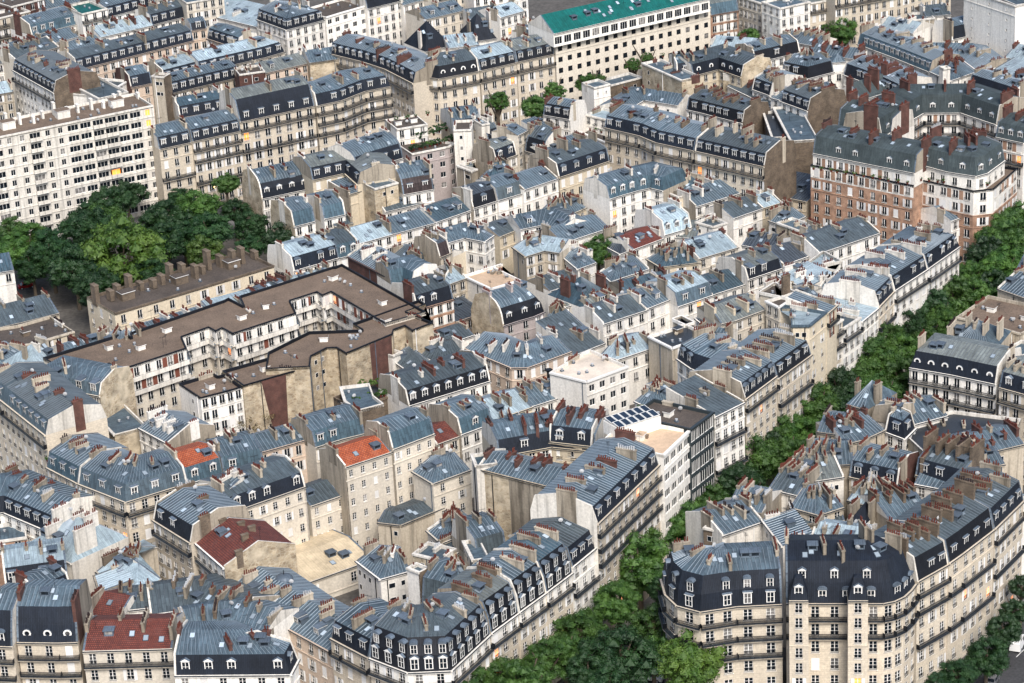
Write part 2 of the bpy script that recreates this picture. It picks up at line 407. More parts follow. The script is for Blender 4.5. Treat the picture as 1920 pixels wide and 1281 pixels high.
def stack_mesh(L, mat, w=.62, H=6.0):
    """stack along y; origin at its top centre"""
    def f():
        m = MB(); m.box(-w / 2, w / 2, -L / 2, L / 2, -H, -.22, mat, skip="u")
        m.box(-w / 2 - .08, w / 2 + .08, -L / 2 - .08, L / 2 + .08, -.22, 0, mat); return m.mesh("chimney")
    return cached(('st', L, mat, w, H), f)
def pots_mesh(L, mat, v):
    def f():
        m = MB(); r = random.Random(v); n = max(1, int(L / .42)); s = L / n
        for i in range(n):
            if r.random() < .08: continue
            y = -L / 2 + s * (i + .5); h = r.choice((.35, .45, .5, .7)); x = r.uniform(-.04, .04)
            m.cyl(x, y, 0, h, .15, .11, mat, 6); m.cyl(x, y, h, h + .07, .15, .15, mat, 6)
        return m.mesh("chimney_pots")
    return cached(('pt', L, mat, v), f)
def skylight_mesh(mat):
    def f():
        m = MB(); m.box(-.45, .45, -.6, .6, -.2, .12, M_LEAD, skip="u"); m.face([(-.37, -.52, .124), (.37, -.52, .124), (.37, .52, .124), (-.37, .52, .124)], mat)
        return m.mesh("skylight")
    return cached(('sk', mat), f)
def hut_mesh(w, d, h, wall, top):
    def f():
        m = MB(); m.box(-w / 2, w / 2, -d / 2, d / 2, -.3, h, wall); m.box(-w / 2 - .15, w / 2 + .15, -d / 2 - .15, d / 2 + .15, h, h + .16, M_SHUT, top=top); return m.mesh("roof_hut")
    return cached(('hut', w, d, h, wall, top), f)

def dish_mesh():
    m = MB(); m.cyl(0, 0, -.2, .8, .03, .03, M_RAIL, 5); k = 10
    for i in range(k):
        a, b = 2 * pi * i / k, 2 * pi * (i + 1) / k; P = lambda r, t, y: (r * cos(t), y, .95 + r * sin(t) * .95)
        m.face([(0, .12, .95), P(.42, a, 0), P(.42, b, 0)], M_POTG)
    return m.mesh("satellite_dish")
def hatch_mesh():
    m = MB(); m.box(-.8, .8, -.6, .9, -.6, .75, M_LEAD, skip="u"); m.face([(-.6, -.61, .1), (.6, -.61, .1), (.6, -.61, .6), (-.6, -.61, .6)], M_GLASS); m.box(-.95, .95, -.8, 1.0, .75, .84, M_LEAD); return m.mesh("roof_hatch")
def vent_mesh():
    m = MB(); m.box(-.35, .35, -.3, .3, 0, .25, M_LEAD); m.cyl(0, 0, .25, .55, .2, .2, M_POTG, 8); m.cyl(0, 0, .55, .62, .3, .3, M_POTG, 8); return m.mesh("vent")
def aerial_mesh():
    m = MB(); m.cyl(0, 0, -.3, 2.6, .03, .02, M_RAIL, 5); m.box(-.7, .7, -.015, .015, 2.3, 2.34, M_RAIL)
    for k in range(6): x = -.65 + k * .26; m.box(x - .012, x + .012, -.3, .3, 2.3, 2.33, M_RAIL)
    return m.mesh("aerial")
# ---------------------------------------------------------------- the building generator
def lerp(a, b, t): return (a[0] + (b[0] - a[0]) * t, a[1] + (b[1] - a[1]) * t)
def offset(P, d):
    """chain moved d to its left, mitred"""
    out = []
    n = len(P)
    dirs = []
    for i in range(n - 1):
        L = hypot(P[i + 1][0] - P[i][0], P[i + 1][1] - P[i][1]) or 1e-6
        dirs.append(((P[i + 1][0] - P[i][0]) / L, (P[i + 1][1] - P[i][1]) / L))
    for i in range(n):
        if i == 0: a = b = dirs[0]
        elif i == n - 1: a = b = dirs[-1]
        else: a, b = dirs[i - 1], dirs[i]
        nx, ny = -(a[1] + b[1]), a[0] + b[0]; L = hypot(nx, ny) or 1e-6; nx /= L; ny /= L
        c = max(.45, nx * -b[1] + ny * b[0])
        out.append((P[i][0] + nx * d / c, P[i][1] + ny * d / c))
    if d > 0:
        for i in range(1, n - 2):            # a short bevel whose inner edge would turn inside out shrinks to a point
            cr1 = dirs[i - 1][0] * dirs[i][1] - dirs[i - 1][1] * dirs[i][0]; cr2 = dirs[i][0] * dirs[i + 1][1] - dirs[i][1] * dirs[i + 1][0]
            if cr1 * cr2 > 0 and (out[i + 1][0] - out[i][0]) * dirs[i][0] + (out[i + 1][1] - out[i][1]) * dirs[i][1] < 0:
                a, b = dirs[i - 1], dirs[i + 1]; den = a[0] * b[1] - a[1] * b[0]
                if abs(den) > .25:
                    t = ((out[i + 1][0] - out[i][0]) * b[1] - (out[i + 1][1] - out[i][1]) * b[0]) / den
                    q = (out[i][0] + a[0] * t, out[i][1] + a[1] * t)
                else: q = ((out[i][0] + out[i + 1][0]) / 2, (out[i][1] + out[i + 1][1]) / 2)
                out[i] = out[i + 1] = q
    return out
def profile(kind, d, h):
    """cross-section (inset from front, height over eave, roof slot), slots: s steep, l low"""
    a = .95; r = .115 * d
    if kind == 'M': hh = h or 3.0; return [(0, 0), (a, hh), (d * .5, hh + r), (d - a, hh), (d, 0)], "slls", 0
    if kind == 'm': hh = h or 3.0; return [(0, 0), (a, hh), (d * .48, hh + r), (d, hh - .2)], "sll", 0
    if kind == 'T': hh = h or 5.6; return [(0, 0), (.9, hh * .5), (2.1, hh), (d * .5, hh + r), (d - 1.5, hh), (d, 0)], "sslls", 0
    if kind == 'D': hh = h or 5.4; return [(0, 0), (.4, hh * .5), (1.5, hh), (d * .5, hh + r), (d - 1.5, hh), (d, 0)], "sslls", 0
    if kind == 'C': hh = h or 5.2; return [(0, 0), (.45, hh * .42), (1.2, hh * .7), (2.5, hh * .9), (d * .5, hh + .6), (d - 2, hh * .8), (d, 0)], "ssllls", 0
    if kind == 'G': hh = h or .2 * d; return [(0, 0), (d * .5, hh), (d, 0)], "ll", 0
    if kind == 'H': hh = h or .38 * d; return [(0, 0), (d * .5, hh), (d, 0)], "ll", 0
    if kind == 'S': hh = h or .2 * d; return [(0, 0), (d, hh)], "l", 0
    if kind == 'R': hh = h or .15 * d; return [(0, 0), (d, -hh)], "l", 0
    return [(0, -.55), (d, -.55)], "l", 1
NUM = [0]
WINS = [0]
def wall_strip(mb, A, B, z0, z1, cols, rows, mat, mat2=None, zsplit=None):
    """wall on A-B, openings cols x rows cut out, with reveals; returns nothing"""
    L = hypot(B[0] - A[0], B[1] - A[1]); dx, dy = (B[0] - A[0]) / L, (B[1] - A[1]) / L
    P = lambda s, z, w=0: (A[0] + dx * s - dy * w, A[1] + dy * s + dx * w, z)
    def quad(s0, s1, a, b):
        if b - a < 1e-4 or s1 - s0 < 1e-4: return
        if mat2 and a < zsplit - 1e-3 < b - 1e-3: quad(s0, s1, a, zsplit); quad(s0, s1, zsplit, b); return
        mm = mat2 if (mat2 and a >= zsplit - 1e-3) else mat
        mb.face([P(s0, a), P(s1, a), P(s1, b), P(s0, b)], mm, [(s0, a), (s1, a), (s1, b), (s0, b)])
    zc = z0
    for (za, zb) in rows:
        quad(0, L, zc, za); sc = 0
        for (sa, sb) in cols:
            quad(sc, sa, za, zb); sc = sb
            r = .22
            mb.face([P(sa, za), P(sb, za), P(sb, za, r), P(sa, za, r)], mat); mb.face([P(sa, zb, r), P(sb, zb, r), P(sb, zb), P(sa, zb)], mat)
            mb.face([P(sa, za, r), P(sa, zb, r), P(sa, zb), P(sa, za)], mat); mb.face([P(sb, za), P(sb, zb), P(sb, zb, r), P(sb, za, r)], mat)
        quad(sc, L, za, zb); zc = zb
    quad(0, L, zc, z1)

def add_windows(root_o, base, A, B, cols, rows, op, near, rng):
    L = hypot(B[0] - A[0], B[1] - A[1]); dx, dy = (B[0] - A[0]) / L, (B[1] - A[1]) / L; ang = atan2(dy, dx)
    for ri, (za, zb) in enumerate(rows):
        for (sa, sb) in cols:
            s = (sa + sb) / 2; loc = (A[0] + dx * s - base[0], A[1] + dy * s - base[1], za)
            WINS[0] += 1
            if op['bx'] and sb - sa > 2 and int(s / 7) % 3 == 1:
                put("balcony", cached('bx', _bxmesh), root_o, (loc[0], loc[1], za - .25), ang)
            if op['bx'] and rng.random() < .05:
                put("window", cached('litw', lambda: _litw(2.2, 1.5)), root_o, loc, ang); continue
            if op['ww']:
                o = put("window", wide_win(sb - sa, zb - za, 2 if sb - sa < 1.6 else 3, M_RAIL if op['wf'] == 'k' else None), root_o, loc, ang); continue
            sc = ((sb - sa) / WW, 1, (zb - za) / WH)
            x = rng.random(); lit = x < .014
            if x > 1 - op['closed']:
                o = put("window", closed_mesh(), root_o, loc, ang, sc); continue
            sh = None
            if rng.random() < op['sh']: sh = M_SHUT
            if op['shb']: sh = M_BRSH
            g = (zb - za) > 1.5 and not op['ng']
            if near:
                o = put("window", frame_mesh(near=True, guard=g), root_o, loc, ang, sc)
                put("pane", pane_mesh(M_LIT if lit else M_GLASS), o)
                if sh:
                    for sx in (-1, 1): put("shutter", shutter_mesh(sh), o, (sx * (WW / 2 + .29), 0, 0))
            else:
                put("window", frame_mesh(near=False, pane=M_LIT if lit else M_GLASS, sh=sh, guard=g), root_o, loc, ang, sc)

def rail(mb, A, B, zf, out=.75, solid=False):
    """balcony slab with iron railing along the wall line A-B"""
    L = hypot(B[0] - A[0], B[1] - A[1]); dx, dy = (B[0] - A[0]) / L, (B[1] - A[1]) / L
    mb.obox(A, B, -out, -.002, zf - .16, zf, W['t'], top=M_LEAD)
    if solid: mb.obox(A, B, -out - .08, -out + .02, zf - .3, zf + .75, W['l'], top=M_LEAD); return
    F0 = (A[0] + dy * (out - .06), A[1] - dx * (out - .06)); F1 = (B[0] + dy * (out - .06), B[1] - dx * (out - .06))
    mb.obox(F0, F1, 0, .05, zf + .95, zf + 1.02, M_RAIL); mb.obox(F0, F1, 0, .05, zf + .06, zf + .12, M_RAIL); mb.obox(F0, F1, .01, .04, zf + .5, zf + .56, M_RAIL)
    n = int(L / .19)
    for i in range(n + 1):
        s = L * i / n; x, y = F0[0] + dx * s, F0[1] + dy * s
        mb.face([(x, y, zf), (x + dx * .11, y + dy * .11, zf), (x + dx * .11, y + dy * .11, zf + .96), (x, y, zf + .96)], M_RAIL)
    for Q in (A, B):
        q = (Q[0] + dy * out, Q[1] - dx * out)
        mb.face([(Q[0], Q[1], zf + .1), (q[0], q[1], zf + .1), (q[0], q[1], zf + 1), (Q[0], Q[1], zf + 1)], M_RAIL)

def building(F, Bk, z, d, roof, wall, label, op):
    """F front eave chain (left to right seen from outside), Bk back chain, d depth"""
    NUM[0] += 1; rng = random.Random(NUM[0] * 31 + 5)
    global LAST
    if label:
        nm = op['name']
        rt = root(nm, (F[0][0], F[0][1], 0), label, op['cat'], op['group']); LAST = (rt, (F[0][0], F[0][1]))
    rt, base = LAST
    loc3 = lambda p: (p[0] - base[0], p[1] - base[1])
    F = [loc3(p) for p in F]
    Bk = [loc3(p) for p in Bk] if Bk else offset(F, d)
    wx = F[0][0] + base[0]; wy = F[0][1] + base[1]
    dist = hypot(wy, 230 - z); near = dist < 500
    prof, slots, flat = profile(roof, d, op['h'])
    z0 = op['base']; wm = W[wall]; um = W[op['umat']] if op['u'] else None
    steep = RF[op['sm']]; low = RF[op['rm'] or rng.choice('zzzzzzdduGl')]
    nseg = len(F) - 1
    segL = [hypot(F[i + 1][0] - F[i][0], F[i + 1][1] - F[i][1]) for i in range(nseg)]
    # ---- points of the roof grid
    hipL, hipR = op['hl'] or roof == 'H', op['hr'] or roof == 'H'
    def rp(i, k):
        t = prof[k][0] / d; p = lerp(F[i], Bk[i], t)
        ins = min(prof[k][0], d - prof[k][0])
        if i == 0 and hipL:
            L = segL[0]; s = min(ins, L * .49); p = (p[0] + (F[1][0] - F[0][0]) / L * s, p[1] + (F[1][1] - F[0][1]) / L * s)
        if i == nseg and hipR:
            L = segL[-1]; s = min(ins, L * .49); p = (p[0] + (F[-2][0] - F[-1][0]) / L * s, p[1] + (F[-2][1] - F[-1][1]) / L * s)
        return (p[0], p[1], z + prof[k][1])
    # ---- front walls
    H = z - z0; fh = op['fh']
    nfl = max(1, int(round((H - (1.0 if z0 == 0 else 0)) / fh))); fh = H / (nfl + (.3 if z0 == 0 else 0))
    vis = min(op['v'], nfl)
    ww, wh = op['wsz'] or (WW, min(WH, fh * .69)); 
    rows = []
    for k in range(vis):
        zf = z - (k + 1) * fh
        rows.append((zf + .28 * (fh - wh) + .12, zf + .28 * (fh - wh) + .12 + wh))
    rows = sorted(rows)
    zs = z - op['u'] * fh if op['u'] else None
    mb = MB()
    top = prof[0][1] if not flat else 0
    def facade(A, B, win):
        L = hypot(B[0] - A[0], B[1] - A[1])
        if L < .3: return []
        nb = int(L / op['bw'] + .25) if win else 0
        if nb == 0 and win and L > 1.7: nb = 1
        cols = []
        for i in range(nb):
            c = L * (i + .5) / nb; w_ = ww * (rng.choice((.42, 1, 1, 1.1)) if op['bx'] else 1)
            cols.append((c - w_ / 2, c + w_ / 2))
        rr = rows if cols else []
        wall_strip(mb, A, B, z0, z + top, cols, rr, wm, um, zs)
        if cols: add_windows(rt, (0, 0), A, B, cols, rr, op, near, rng)
        return cols
    allcols = []
    for i in range(nseg):
        blank = op['n'] or i in op['bl']
        allcols.append(facade(F[i], F[i + 1], not blank))
        if blank and segL[i] > 3.5:
            A, B, L = F[i], F[i + 1], segL[i]; dx, dy = (B[0] - A[0]) / L, (B[1] - A[1]) / L; ang = atan2(dy, dx)
            for j in range(rng.randint(0, 3)):
                s = rng.uniform(1, L - 1)
                for q in range(rng.randint(1, 3)):
                    if z - 2.6 - q * 3 > z0: put("window", small_win(), rt, (A[0] + dx * s, A[1] + dy * s, z + top - 2.4 - q * 2.9), ang)
            s = rng.uniform(.6, L - .6); m5 = MB(); o5 = (A[0] + dx * s + dy * .1, A[1] + dy * s - dx * .1); m5.cyl(o5[0], o5[1], z0, z + top - .1, .09, .09, rng.choice((M_RAIL, M_LEAD, M_FRAME)), 6); put("drainpipe", m5.mesh("drainpipe"), rt)
    # back and end walls
    zb = z + (prof[-1][1] if not flat else 0)
    for i in range(nseg): mb.face([(*Bk[i + 1], z0), (*Bk[i], z0), (*Bk[i], zb), (*Bk[i + 1], zb)], wm)
    ends = []
    for side in 'LR':
        hip = hipL if side == 'L' else hipR; win = side in op['ends']; em = op['el'] if side == 'L' else op['er']
        if side == 'L': A, B, i = Bk[0], F[0], 0
        else: A, B, i = F[-1], Bk[-1], nseg
        if win: facade(A, B, True)
        elif em is None: mb.face([(*A, z0), (*B, z0), (*B, z + (top if side == 'R' or flat else 0) if flat or hip else z), (*A, z if not flat else z)], wm)
        if not hip and not flat:                 # gable / party wall slab following the roof line
            m2 = MB(); mat = WX[em] if em else WX[op['pw'] if NUM[0] % 3 else 't']
            L = hypot(B[0] - A[0], B[1] - A[1]) or 1; nx, ny = (B[1] - A[1]) / L, -(B[0] - A[0]) / L
            zlo = z0 if em else z - .02
            th = .34; up = (.3 if NUM[0] % 5 < 1 else .06) if em is None else .35
            pr = [(p[0] / d, max(p[1], 0) + up) for p in prof]
            if side == 'L': pr = [(1 - t, h) for t, h in reversed(pr)]
            outer = [(A[0] + (B[0] - A[0]) * t + nx * .03, A[1] + (B[1] - A[1]) * t + ny * .03, z + h) for t, h in pr]
            inner = [(x - nx * th, y - ny * th, q) for x, y, q in outer]
            a0 = (outer[0][0], outer[0][1], zlo); b0 = (outer[-1][0], outer[-1][1], zlo)
            uvf = lambda P: [(hypot(p[0] - a0[0], p[1] - a0[1]), p[2]) for p in P]
            P = [a0, b0] + outer[::-1]; m2.face(P, mat, uvf(P))
            P = [(x - nx * th, y - ny * th, q) for x, y, q in P][::-1]; m2.face(P, mat, uvf(P))
            for j in range(len(outer) - 1): m2.face([outer[j], outer[j + 1], inner[j + 1], inner[j]], W['l'] if up > .2 else M_LEAD)
            for (p, q) in ((outer[0], inner[0]), (outer[-1], inner[-1])):
                m2.face([(p[0], p[1], zlo), (q[0], q[1], zlo), q, p], mat)
            put("party_wall", m2.mesh("party_wall"), rt)
        elif em is not None and not win:
            m2 = MB(); L = hypot(B[0] - A[0], B[1] - A[1]) or 1; m2.obox(A, B, -.05, .3, z0, z + .02, WX[em]); put("party_wall", m2.mesh("party_wall"), rt)
    put("wall", mb.mesh("wall"), rt)
    # ---- roof, in sections between party walls
    rb = MB(); sb = MB(); np_ = len(prof)
    bounds = []; secmat = {}
    if not flat and op['rm'] is None and roof in 'GSMCmDTH':
        for i in range(nseg):
            ns_ = int(segL[i] / 11.5)
            if ns_ >= 2:
                cuts = [0] + [(j + rng.uniform(-.22, .22)) / ns_ for j in range(1, ns_)] + [1]
                secmat[i] = [(cuts[j], cuts[j + 1], low if rng.random() < .4 else RF[rng.choice('zzzzddduGl')]) for j in range(ns_)]
                for c_ in cuts[1:-1]: bounds.append((i, c_))
    base_off = [sum(segL[:i]) for i in range(nseg)]
    for i in range(nseg):
        for k in range(np_ - 1):
            a, b, c, e = rp(i, k), rp(i + 1, k), rp(i + 1, k + 1), rp(i, k + 1)
            slot = slots[k]; mat = steep if slot == 's' else low
            if flat: dz = i * .006 + (NUM[0] % 17) * .0007; a, b, c, e = [(p[0], p[1], p[2] + dz) for p in (a, b, c, e)]
            if k == np_ - 2 and op['h'] == 99: continue
            L = segL[i]; ux, uy = (F[i + 1][0] - F[i][0]) / L, (F[i + 1][1] - F[i][1]) / L
            def uvp(p):
                q = (p[0] - F[i][0], p[1] - F[i][1]); u = q[0] * ux + q[1] * uy; w = -q[0] * uy + q[1] * ux
                return (u, hypot(w, p[2] - z))
            lp3 = lambda p, q, w: tuple(p[x] + (q[x] - p[x]) * w for x in range(3))
            parts_ = secmat.get(i) if slot == 'l' else None
            if parts_:
                for (w0, w1, mm) in parts_:
                    Q = [lp3(a, b, w0), lp3(a, b, w1), lp3(e, c, w1), lp3(e, c, w0)]; rb.face(Q, mm, [uvp(p) for p in Q])
            else: rb.face([a, b, c, e], mat, [uvp(p) for p in (a, b, c, e)])
            if mat in SEAMED and not flat and (slot == 'l'):
                n = int(L / .74)
                lo, hi = (k, k + 1)
                for j in range(1, n):
                    t = j / n
                    p = tuple(a[x] + (b[x] - a[x]) * t for x in range(3)); q = tuple(e[x] + (c[x] - e[x]) * t for x in range(3))
                    w = .045; hh = .07
                    P = [(p[0] - ux * w, p[1] - uy * w, p[2]), (q[0] - ux * w, q[1] - uy * w, q[2]), (q[0], q[1], q[2] + hh), (p[0], p[1], p[2] + hh), (p[0] + ux * w, p[1] + uy * w, p[2]), (q[0] + ux * w, q[1] + uy * w, q[2])]
                    mm = next((x[2] for x in parts_ if x[0] <= t < x[1]), mat) if parts_ else mat
                    sm_ = SEAM_OF.get(mm, M_SEAM); sb.face([P[0], P[3], P[2], P[1]], sm_); sb.face([P[3], P[4], P[5], P[2]], sm_)
    for side, hip in (('L', hipL), ('R', hipR)):
        if not hip or flat: continue
        i = 0 if side == 'L' else nseg; k = 0; j = np_ - 1
        while k < j:
            a, b = rp(i, k), rp(i, j)
            c, e = rp(i, min(k + 1, j)), rp(i, max(j - 1, k))
            mat = steep if slots[k] == 's' else low
            pts = [b, a, c, e] if side == 'L' else [a, b, e, c]
            if k + 1 == j - 1: pts = pts[:3]
            if len(pts) > 2: rb.face(pts, mat)
            k += 1; j -= 1
    if flat:
        pw_ = .14 if op['par'] == 'S' else .3
        for i in range(nseg): rb.obox(F[i], F[i + 1], 0, pw_, z - .56, z + .12, WX[op['par']])
        for i in range(nseg): rb.obox(Bk[i + 1], Bk[i], 0, .3, z - .56, z + .12, WX[op['par']])
        rb.obox(Bk[0], F[0], 0, .3, z - .56, z + .115, WX[op['par']]); rb.obox(F[-1], Bk[-1], 0, .3, z - .56, z + .115, WX[op['par']])
    put("roof", rb.mesh("roof"), rt)
    for (i, w) in bounds:
        if rng.random() < .25: continue
        m2 = MB(); up = rng.choice((.1, .12, .3, .45)); mat = WX[rng.choice('ltbt')]; th = .17; L = segL[i]; ux, uy = (F[i + 1][0] - F[i][0]) / L * th, (F[i + 1][1] - F[i][1]) / L * th
        line = [tuple(rp(i, k)[x] + (rp(i + 1, k)[x] - rp(i, k)[x]) * w for x in range(3)) for k in range(np_)]
        lo = [(x, y, q - .1) for x, y, q in line]; hi = [(x, y, q + up) for x, y, q in line]
        for k in range(np_ - 1):
            for sg in (-1, 1):
                f4 = [(p[0] + ux * sg, p[1] + uy * sg, p[2]) for p in (lo[k], lo[k + 1], hi[k + 1], hi[k])]; m2.face(f4 if sg > 0 else f4[::-1], mat)
            m2.face([(hi[k][0] - ux, hi[k][1] - uy, hi[k][2]), (hi[k][0] + ux, hi[k][1] + uy, hi[k][2]), (hi[k + 1][0] + ux, hi[k + 1][1] + uy, hi[k + 1][2]), (hi[k + 1][0] - ux, hi[k + 1][1] - uy, hi[k + 1][2])], W['l'] if up > .2 else M_LEAD)
        put("party_wall", m2.mesh("party_wall"), rt)
    if sb.f:
        o = put("standing_seams", sb.mesh("standing_seams"), rt); o["kind"] = "stuff"
    # ---- cornice, string courses, balconies
    cm_ = MB()
    for i in range(nseg):
        if segL[i] < .3: continue
        A, B = F[i], F[i + 1]
        if flat: cm_.obox(A, B, -.3 if op['par'] != 'S' else -.14, -.003, z - (.25 if op['par'] != 'S' else .12), z + .13, M_FRAME if op['par'] == 'w' else WX[op['par']])
        else:
            cm_.obox(A, B, -.38, .0, z - .3, z - .02, wm if not um else um); cm_.obox(A, B, -.46, -.38, z - .12, z + .06, M_GUT)
        if not (op['n'] or i in op['bl']):
            for k in op['str']: cm_.obox(A, B, -.16, -.002, z - k * fh - .1, z - k * fh + .08, wm)
    put("cornice", cm_.mesh("cornice"), rt)
    for k in op['bal']:
        bm_ = MB()
        for i in range(nseg):
            if i in op['bl'] or segL[i] < 1: continue
            rail(bm_, F[i], F[i + 1], z - k * fh + .02, solid=op['bs'])
        if bm_.f: put("balcony", bm_.mesh("balcony"), rt)
    # small balconies at single windows
    for pt in op['pt'].split('/') if op['pt'] else ():
        sg, s0, s1, b0, b1, za, zb_, mt = pt.split(';'); i = int(sg); A, B = F[i], F[i + 1]; L = segL[i]; dx, dy = (B[0] - A[0]) / L, (B[1] - A[1]) / L
        P = lambda s, zz, w: (A[0] + dx * s * L + dy * w, A[1] + dy * s * L - dx * w, zz)
        m3 = MB(); s0, s1, b0, b1, za, zb_ = map(float, (s0, s1, b0, b1, za, zb_)); c = [(b0, za), (b1, za), (s1, zb_), (s0, zb_)]
        m3.face([P(s, q, .05) for s, q in c], WX[mt], [(s * L, q) for s, q in c])
        for j in range(4): (sa, qa), (sb_, qb) = c[j], c[(j + 1) % 4]; m3.face([P(sb_, qb, .05), P(sa, qa, .05), P(sa, qa, 0), P(sb_, qb, 0)], WX[mt])
        put("wall_patch", m3.mesh("wall_patch"), rt)
    # ---- panels between windows
    if op['pan']:
        me = cached(('pan', op['pan'], round(wh, 2)), lambda: _panel(op['pan'], wh))
        for i in range(nseg):
            cs = allcols[i]; A, B = F[i], F[i + 1]
            if len(cs) < 1: continue
            L = segL[i]; dx, dy = (B[0] - A[0]) / L, (B[1] - A[1]) / L; ang = atan2(dy, dx)
            for j in range(len(cs) + 1):
                s = L * j / len(cs)
                if s < .5 or s > L - .5: continue
                for (za, zb_) in rows[-op['pf']:]:
                    if rng.random() > op['ppr']: continue
                    put("wall_panel", me, rt, (A[0] + dx * s, A[1] + dy * s, za), ang)
    # ---- dormers
    kind = op['dm']
    if slots[0] == 's' and kind != 'n' and not flat:
        for i in range(nseg):
            if i in op['bl']: continue
            A, B = F[i], F[i + 1]; L = segL[i]
            if L < 2.2: continue
            dx, dy = (B[0] - A[0]) / L, (B[1] - A[1]) / L; ang = atan2(dy, dx)
            nb = max(1, int(L / op['db'])); me = bullseye_mesh() if kind == 'o' else dormer_mesh(kind, steep)
            for j in range(nb):
                if rng.random() < op['dskip']: continue
                s = L * (j + .5) / nb
                yo = -.26 if roof == 'D' else 0
                put("dormer", me, rt, (A[0] + dx * s - dy * yo, A[1] + dy * s + dx * yo, z + (.1 if roof == 'D' else 0)), ang)
                if roof == 'D' : put("dormer", dormer_mesh('a' if kind != 'a' else 'a', steep), rt, (A[0] + dx * s - dy * .22, A[1] + dy * s + dx * .22, z + 2.75), ang, (.85, 1, .85))
        if roof == 'T' and (op['h'] or 0) > 6:
            for i in range(nseg):
                A, B = F[i], F[i + 1]; L = segL[i]; dx, dy = (B[0] - A[0]) / max(L, .1), (B[1] - A[1]) / max(L, .1)
                for j in range(int(L / 5.2)):
                    s = L * (j + .5) / int(L / 5.2); put("dormer", dormer_mesh('g', steep), rt, (A[0] + dx * s - dy * .85, A[1] + dy * s + dx * .85, z + 3.4), atan2(dy, dx), (.9, 1, .9))
        for side in 'LR':
            hip = hipL if side == 'L' else hipR
            if hip and side in op['ends']:
                A, B = (Bk[0], F[0]) if side == 'L' else (F[-1], Bk[-1]); L = hypot(B[0] - A[0], B[1] - A[1]); dx, dy = (B[0] - A[0]) / L, (B[1] - A[1]) / L
                nb = max(1, int((L - 2) / op['db']))
                for j in range(nb):
                    s = 1 + (L - 2) * (j + .5) / nb; put("dormer", dormer_mesh(kind if kind != 'o' else 'g', steep), rt, (A[0] + dx * s, A[1] + dy * s, z), atan2(dy, dx))
    if roof == 'G' and op['rm'] is None and kind != 'n' and rng.random() < .6:
        sl = prof[1][1] / prof[1][0]
        for i in range(nseg):
            A, B = F[i], F[i + 1]; L = segL[i]
            if L < 6 or i in op['bl']: continue
            dx, dy = (B[0] - A[0]) / L, (B[1] - A[1]) / L; nb = int(L / rng.uniform(3.6, 5.5)); me = dormer_mesh('f', M_LEAD)
            for j in range(nb):
                if rng.random() < .35: continue
                s = L * (j + .5) / nb; ins = 1.1; put("dormer", me, rt, (A[0] + dx * s - dy * ins, A[1] + dy * s + dx * ins, z + sl * ins - .35), atan2(dy, dx), (.9, 1, .72))
    # ---- chimneys
    tot = sum(segL)
    def along(s):
        for i in range(nseg):
            if s <= segL[i] or i == nseg - 1: return i, max(0, min(1, s / segL[i]))
            s -= segL[i]
    def zroof(t):
        x = t * d
        for k in range(np_ - 1):
            if prof[k][0] <= x <= prof[k + 1][0] + 1e-6:
                u = (x - prof[k][0]) / max(1e-6, prof[k + 1][0] - prof[k][0]); return z + prof[k][1] + (prof[k + 1][1] - prof[k][1]) * u
        return z + prof[-1][1]
    zr = z + max(p[1] for p in prof)
    mats = dict(W); mats['k'] = W['K'] if NUM[0] % 2 else W['t']
    nc = op['c'] if op['c'] is not None else max(2, int(tot / 6.0 + .5))
    spots = []
    for j in range(nc):
        s = tot * (j + rng.uniform(.3, .7)) / nc if nc > 2 else tot * (.04 + .92 * j / max(1, nc - 1))
        if j == 0 and not hipL: s = .25
        if j == nc - 1 and nc > 1 and not hipR: s = tot - .25
        spots.append(s)
    bs_ = [base_off[i] + w * segL[i] for i, w in bounds]
    for j in range(1, len(spots) - 1):
        if bs_ and rng.random() < .7: spots[j] = rng.choice(bs_)
    for j, s in enumerate(spots):
        i, u = along(s)
        fa, fb = lerp(F[i], F[i + 1], u), lerp(Bk[i], Bk[i + 1], u)
        D = hypot(fb[0] - fa[0], fb[1] - fa[1]) or 1; ang = atan2(fb[1] - fa[1], fb[0] - fa[0]) - pi / 2
        L = rng.choice((1.3, 2.1, 2.9, 2.9, 3.8, 4.6)) if op['cl'] is None else op['cl']
        L = min(L, D * .45)
        L = round(L, 1)
        t = rng.uniform(.22, .62) if not flat else rng.uniform(.5, .8)
        m_ = mats[rng.choice(op['cm'])]
        p = lerp(fa, fb, t); zt = max(zroof(max(0, t - L / 2 / D)), zroof(min(1, t + L / 2 / D)), zroof(t)) + op['ch'] * rng.uniform(.6, 1.7)
        Hs = zt - (z - 1.2 if not flat else z - .6); Hs = max(2.0, round(Hs * 2) / 2)
        o = put("chimney", stack_mesh(L, m_, op['cw'], Hs), rt, (p[0], p[1], zt), ang)
        if op['pots']:
            pm = M_POT if rng.random() < op['pr'] else rng.choice((M_POTG, M_POTK))
            q = put("chimney_pots", pots_mesh(L - .3, pm, rng.randint(0, 2)), o); q["kind"] = "stuff"
    # ---- skylights
    ns = op['sk'] if op['sk'] is not None else int(tot * d / 62 + rng.random())
    lows = [k for k in range(np_ - 1) if slots[k] == 'l' and (prof[k + 1][1] >= prof[k][1])]
